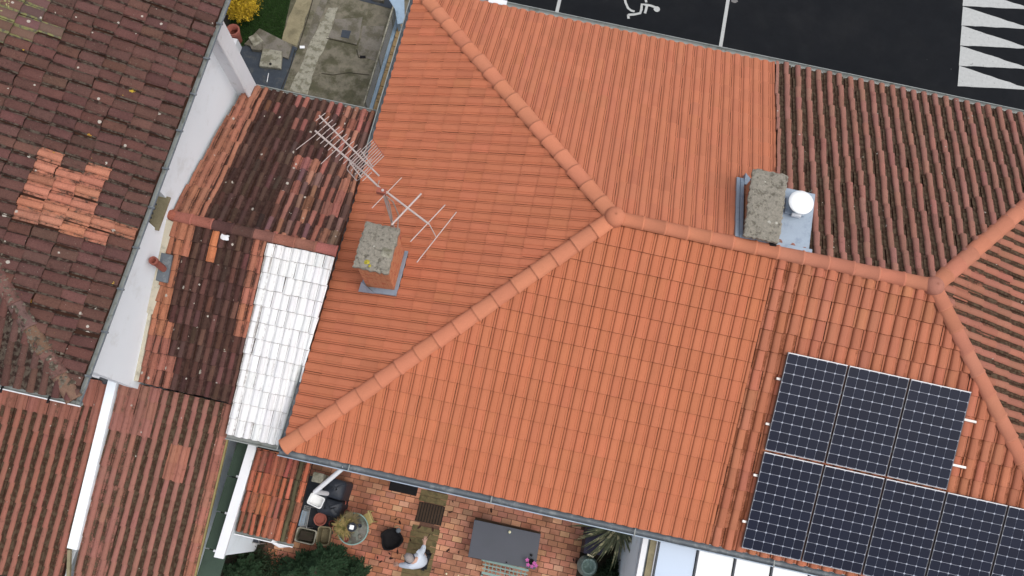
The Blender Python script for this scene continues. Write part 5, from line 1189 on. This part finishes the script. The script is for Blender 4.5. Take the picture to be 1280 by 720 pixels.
obj('crack', mb, 'soil', CY)
mb = MB(); mb.prism(gpoly([(428, 37.5), (439, 39), (436, 48.5), (426, 46.5)], 0), .0, .018); obj('drain_cover', mb, 'slate', label='small dark square drain cover in the concrete courtyard', cat='drain cover', bevel=.003)
mb = MB(); mb.prism(gpoly([(450, 70), (457, 70), (457, 73), (450, 73)], 0), .0, .02); obj('drain_hole', mb, 'black', label='tiny dark drain slot right of the square cover', cat='drain')
mb = MB(); mb.prism(gpoly([(375, 58), (381, 58), (381, 61), (375, 61)], 0), .0, .03); obj('paper_scrap', mb, 'cowl', label='small white scrap lying on the courtyard concrete', cat='scrap')
mb = MB(); mb.prism(gpoly([(300, 60), (325, 40), (372, 60), (352, 118), (318, 120), (290, 90)], 0), -.01, .006); obj('slate_bed', mb, 'slate', kind='structure')
for k, (pts, z, mm, lab) in enumerate((([(325, 37), (366, 58), (361, 75), (335, 65), (306, 57)], .06, 'concpatch', 'large broken concrete slab at the edge of the lawn'),
        ([(330, 63), (354, 67), (352, 88), (325, 85)], .10, 'conclight', 'square stone slab with a dark hole in its middle'),
        ([(312, 50), (322, 45), (331, 55), (319, 62)], .13, 'conclight', 'small pale stone slab tilted on the broken slab'), ([(314, 60), (329, 57), (328, 66), (316, 65)], .12, 'concpatch', 'smallest grey stone under the tilted pale slab'))):
    mb = MB(); pz = gpoly(pts, 0); n_ = len(pz); mb.prism(pz, .007+.0*k, [z+random.uniform(-.01, .02) for _ in range(n_)]); obj('stone_slab', mb, mm, label=lab, cat='stone slab', bevel=.012)
mb = MB(); P = at(338, 80, .11); mb.lathe((P[0], P[1], .115), [(.035, 0), (.03, .004), (.001, .004)], 10); obj('plug', mb, 'black', label='dark round plug in the middle of the square stone slab', cat='plug')
mb = MB(); P = [at(336, 92, 0), at(334, 103, 0)]; mb.tube([P[0]+(0, 0, .02), P[1]+(0, 0, .02)], .01, 5); obj('white_stick', mb, 'cowl', label='short white stick on the dark slate bed', cat='stick')
# lawn
lp = gpoly([(318, -40), (372, -40), (352, 52), (325, 38), (305, 58), (285, 60), (290, 0)], 0)
mb = MB(); mb.prism(lp, -.02, .012); LW = obj('lawn', mb, mat('lawn_soil', (.018, .035, .010), .3, 8), kind='structure')
mb = MB(); V = []; xs_ = [p[0] for p in lp]; ys_ = [p[1] for p in lp]; cnt = 0
while cnt < 16000:
    x, y = random.uniform(min(xs_), max(xs_)), random.uniform(min(ys_), max(ys_))
    if not inpoly(x, y, lp): continue
    cnt += 1; a_ = random.uniform(0, 6.28); l_ = random.uniform(.03, .07); d = (math.cos(a_)*.007, math.sin(a_)*.007); e_ = (random.uniform(-.03, .03), random.uniform(-.03, .03))
    V += [(x-d[0], y-d[1], .01), (x+d[0], y+d[1], .01), (x+e_[0], y+e_[1], .01+l_)]
mb.v = V; mb.f = [[3*i, 3*i+1, 3*i+2] for i in range(cnt)]; mb.m = [0]*cnt; mb.sm = [False]*cnt; obj('grass', mb, 'grass', kind='stuff')
# golden bush
GB = root('golden_bush', tuple(at(300, 12, 0)), 'round golden yellow bush at the corner of the white house', 'bush'); P = at(300, 4, .55)
obj('foliage', leafball((P[0], P[1], .58), .42, .42, .42, 7000, .036, 21, 90), 'yleaf', GB)
mb = MB(); mb.tube([(P[0], P[1], 0), (P[0], P[1], .6)], [.04, .02], 7); obj('trunk', mb, 'bark', GB)
TP = root('terracotta_ornament', tuple(at(290, 42, 0)), 'terracotta and white pot shard ornament between the bush and the white wall', 'ornament'); P = at(291, 37, .5)
mb = MB(); mb.lathe((P[0], P[1], 0.0), [(.10, .001), (.13, .3), (.17, .5), (.14, .52), (.1, .35)], 16); obj('pot', mb, 'terra', TP)
mb = MB(); mb.box(P[0]-.05, P[0]+.14, P[1]-.35, P[1]-.16, .001, .38); obj('plinth', mb, 'whitepaint', TP)
# fence beside the main house: white frame, wire mesh, blue coping
FN = root('mesh_fence', (-.8, 10, 0), 'white framed wire mesh fence along the right side of the concrete courtyard', 'fence')
fa = np.array([-1.12, 7.15, 0]); fb = np.array([-1.12, 12.6, 0]); hF = .58
mb = MB(); mb.beam(fa+(0, 0, hF), fb+(0, 0, hF), .035, .035); obj('top_rail', mb, 'conclight', FN)
mb = MB(); mb.beam(fa+(0, 0, .06), fb+(0, 0, .06), .03, .03); obj('bottom_rail', mb, 'conclight', FN)
for k in range(5): y = 7.2+k*1.25; mb = MB(); mb.box(-1.135, -1.105, y-.015, y+.015, 0, hF); obj('post', mb, 'conclight', FN)
mb = MB(); y = 7.15
while y < 12.6: mb.beam((-1.12, y, .05), (-1.12, y, hF), .007, .007, up=(1, 0, 0)); y += .055
z = .12
while z < hF: mb.beam((-1.12, 7.15, z), (-1.12, 12.6, z), .007, .007); z += .055
obj('wire_mesh', mb, 'meshwire', FN, kind='stuff')
mb = MB(); mb.box(-1.09, -1.0, 7.12, 11.2, .002, .14); mb.box(-1.0, -.97, 7.12, 11.2, .002, .10); KB = obj('low_kerb', mb, 'bluepaint', label='pale blue painted kerb at the foot of the mesh fence', cat='kerb', bevel=.006)
BS = root('block_strip', (-.5, 9, 0), 'row of beige blocks between the blue kerb and the orange roof', 'wall')
y = 7.12
while y < 11.3:
    l_ = random.uniform(.2, .3); mb = MB(); mb.box(-.965, -.60, y, y+l_-.015, .002, .22+random.uniform(-.01, .01)); obj('block', mb, 'beigebrick', BS); y += l_
mb = MB(); q = gpoly([(482, -8), (505, -8), (506, 28), (497, 30), (494, 12)], .6); mb.prism(q, .56, .6); mb.prism(gpoly([(496, 8), (499, 8), (499, 28), (496, 28)], .6), .002, .56)
obj('blue_gate', mb, 'bluepaint', label='pale blue metal gate top at the far end of the mesh fence', cat='gate')
mb = MB(); mb.prism(gpoly([(440, -30), (505, -30), (489, 11), (447, 0)], 0), .0, .012); obj('slate_bed', mb, 'slate', kind='structure')
mb = MB(); mb.prism(gpoly([(462, -8), (482, -6), (480, 5), (466, 2)], 0), .013, .12); obj('stone_slab', mb, 'concpatch', label='grey slab on the dark bed beside the blue gate', cat='stone slab', bevel=.01)
# ================================================================ ROAD MARKINGS
def mark(name, polys, label=None):
    mb = MB()
    for P in polys:
        n = len(P); A = sum(P[i][0]*P[(i+1) % n][1]-P[(i+1) % n][0]*P[i][1] for i in range(n)); P = P if A > 0 else P[::-1]
        mb.add([(p[0], p[1], .004) for p in P], [tuple(range(n))])
    return obj(name, mb, 'roadpaint', kind='structure', label=label)
for x in (2.90, 7.27): mark('parking_line', [[(x-.045, 12.36), (x+.045, 12.36), (x+.045, 18), (x-.045, 18)]])
teeth = []
for k in range(9):
    y = 12.73+k*.625; teeth.append([(13.51, y), (15.4, y+.345), (15.42, y+.36), (13.52, y+.615)])
    n_ = 9
for k, t in enumerate(teeth):
    (xa, ya), (xb, yb), (_, _), (xc, yc) = t; pts = [(xa, ya)]
    for u in np.linspace(.1, 1, 10): pts.append((xa+(xb-xa)*u, ya+(yb-ya)*u+random.uniform(-.008, .008)))
    for u in np.linspace(0, 1, 12): pts.append((xb+(xc-xb)*u, yb+.02+(yc-yb-.02)*u+random.uniform(-.012, .012)))
    teeth[k] = pts
for t in teeth: mark('hazard_tooth', [t])
# wheelchair symbol
def stroke(pts, w_):
    pts = [np.array(p[:2], float) for p in pts]; L = []; Rr_ = []
    for i, p in enumerate(pts):
        d = pts[min(i+1, len(pts)-1)]-pts[max(i-1, 0)]; d /= np.linalg.norm(d); n = np.array([-d[1], d[0]])*w_/2; L.append(tuple(p+n)); Rr_.append(tuple(p-n))
    return [[L[i], L[i+1], Rr_[i+1], Rr_[i]] for i in range(len(pts)-1)]
g_ = lambda x, y: at(760+x/12.8, y/12.8, 0)
polys = stroke([g_(285, -260), g_(262, -180), g_(262, -60), g_(280, 40), g_(320, 130), g_(370, 170), g_(425, 185)], .062)
polys += stroke([g_(330, 300), g_(322, 245), g_(330, 238), g_(420, 232), g_(515, 212), g_(535, 150), g_(540, 70), g_(600, 78), g_(680, 90), g_(760, 120)], .066)
polys += stroke([g_(590, 215), g_(605, 165), g_(622, 95)], .066) + stroke([g_(612, 40), g_(600, -20), g_(590, -120), g_(520, -220), g_(400, -275), g_(285, -260)], .062)
hc = g_(780, 148); polys.append([(hc[0]+.085*math.cos(t), hc[1]+.085*math.sin(t)) for t in np.linspace(0, 6.283, 14, endpoint=False)])
mb = MB()
for i, P in enumerate(polys):
    n = len(P); A = sum(P[k][0]*P[(k+1) % n][1]-P[(k+1) % n][0]*P[k][1] for k in range(n)); P = P if A > 0 else P[::-1]
    mb.add([(p[0], p[1], .004+.00015*i) for p in P], [tuple(range(n))])
obj('wheelchair_symbol', mb, 'roadpaint', kind='structure')
mb = MB(); P = at(918, 1, 0); mb.add([(P[0]+.09*math.cos(t)*random.uniform(.8, 1.1), P[1]+.07*math.sin(t), .003) for t in np.linspace(0, 6.283, 12, endpoint=False)], [tuple(range(12))]); obj('road_stain', mb, 'pebble', kind='structure')
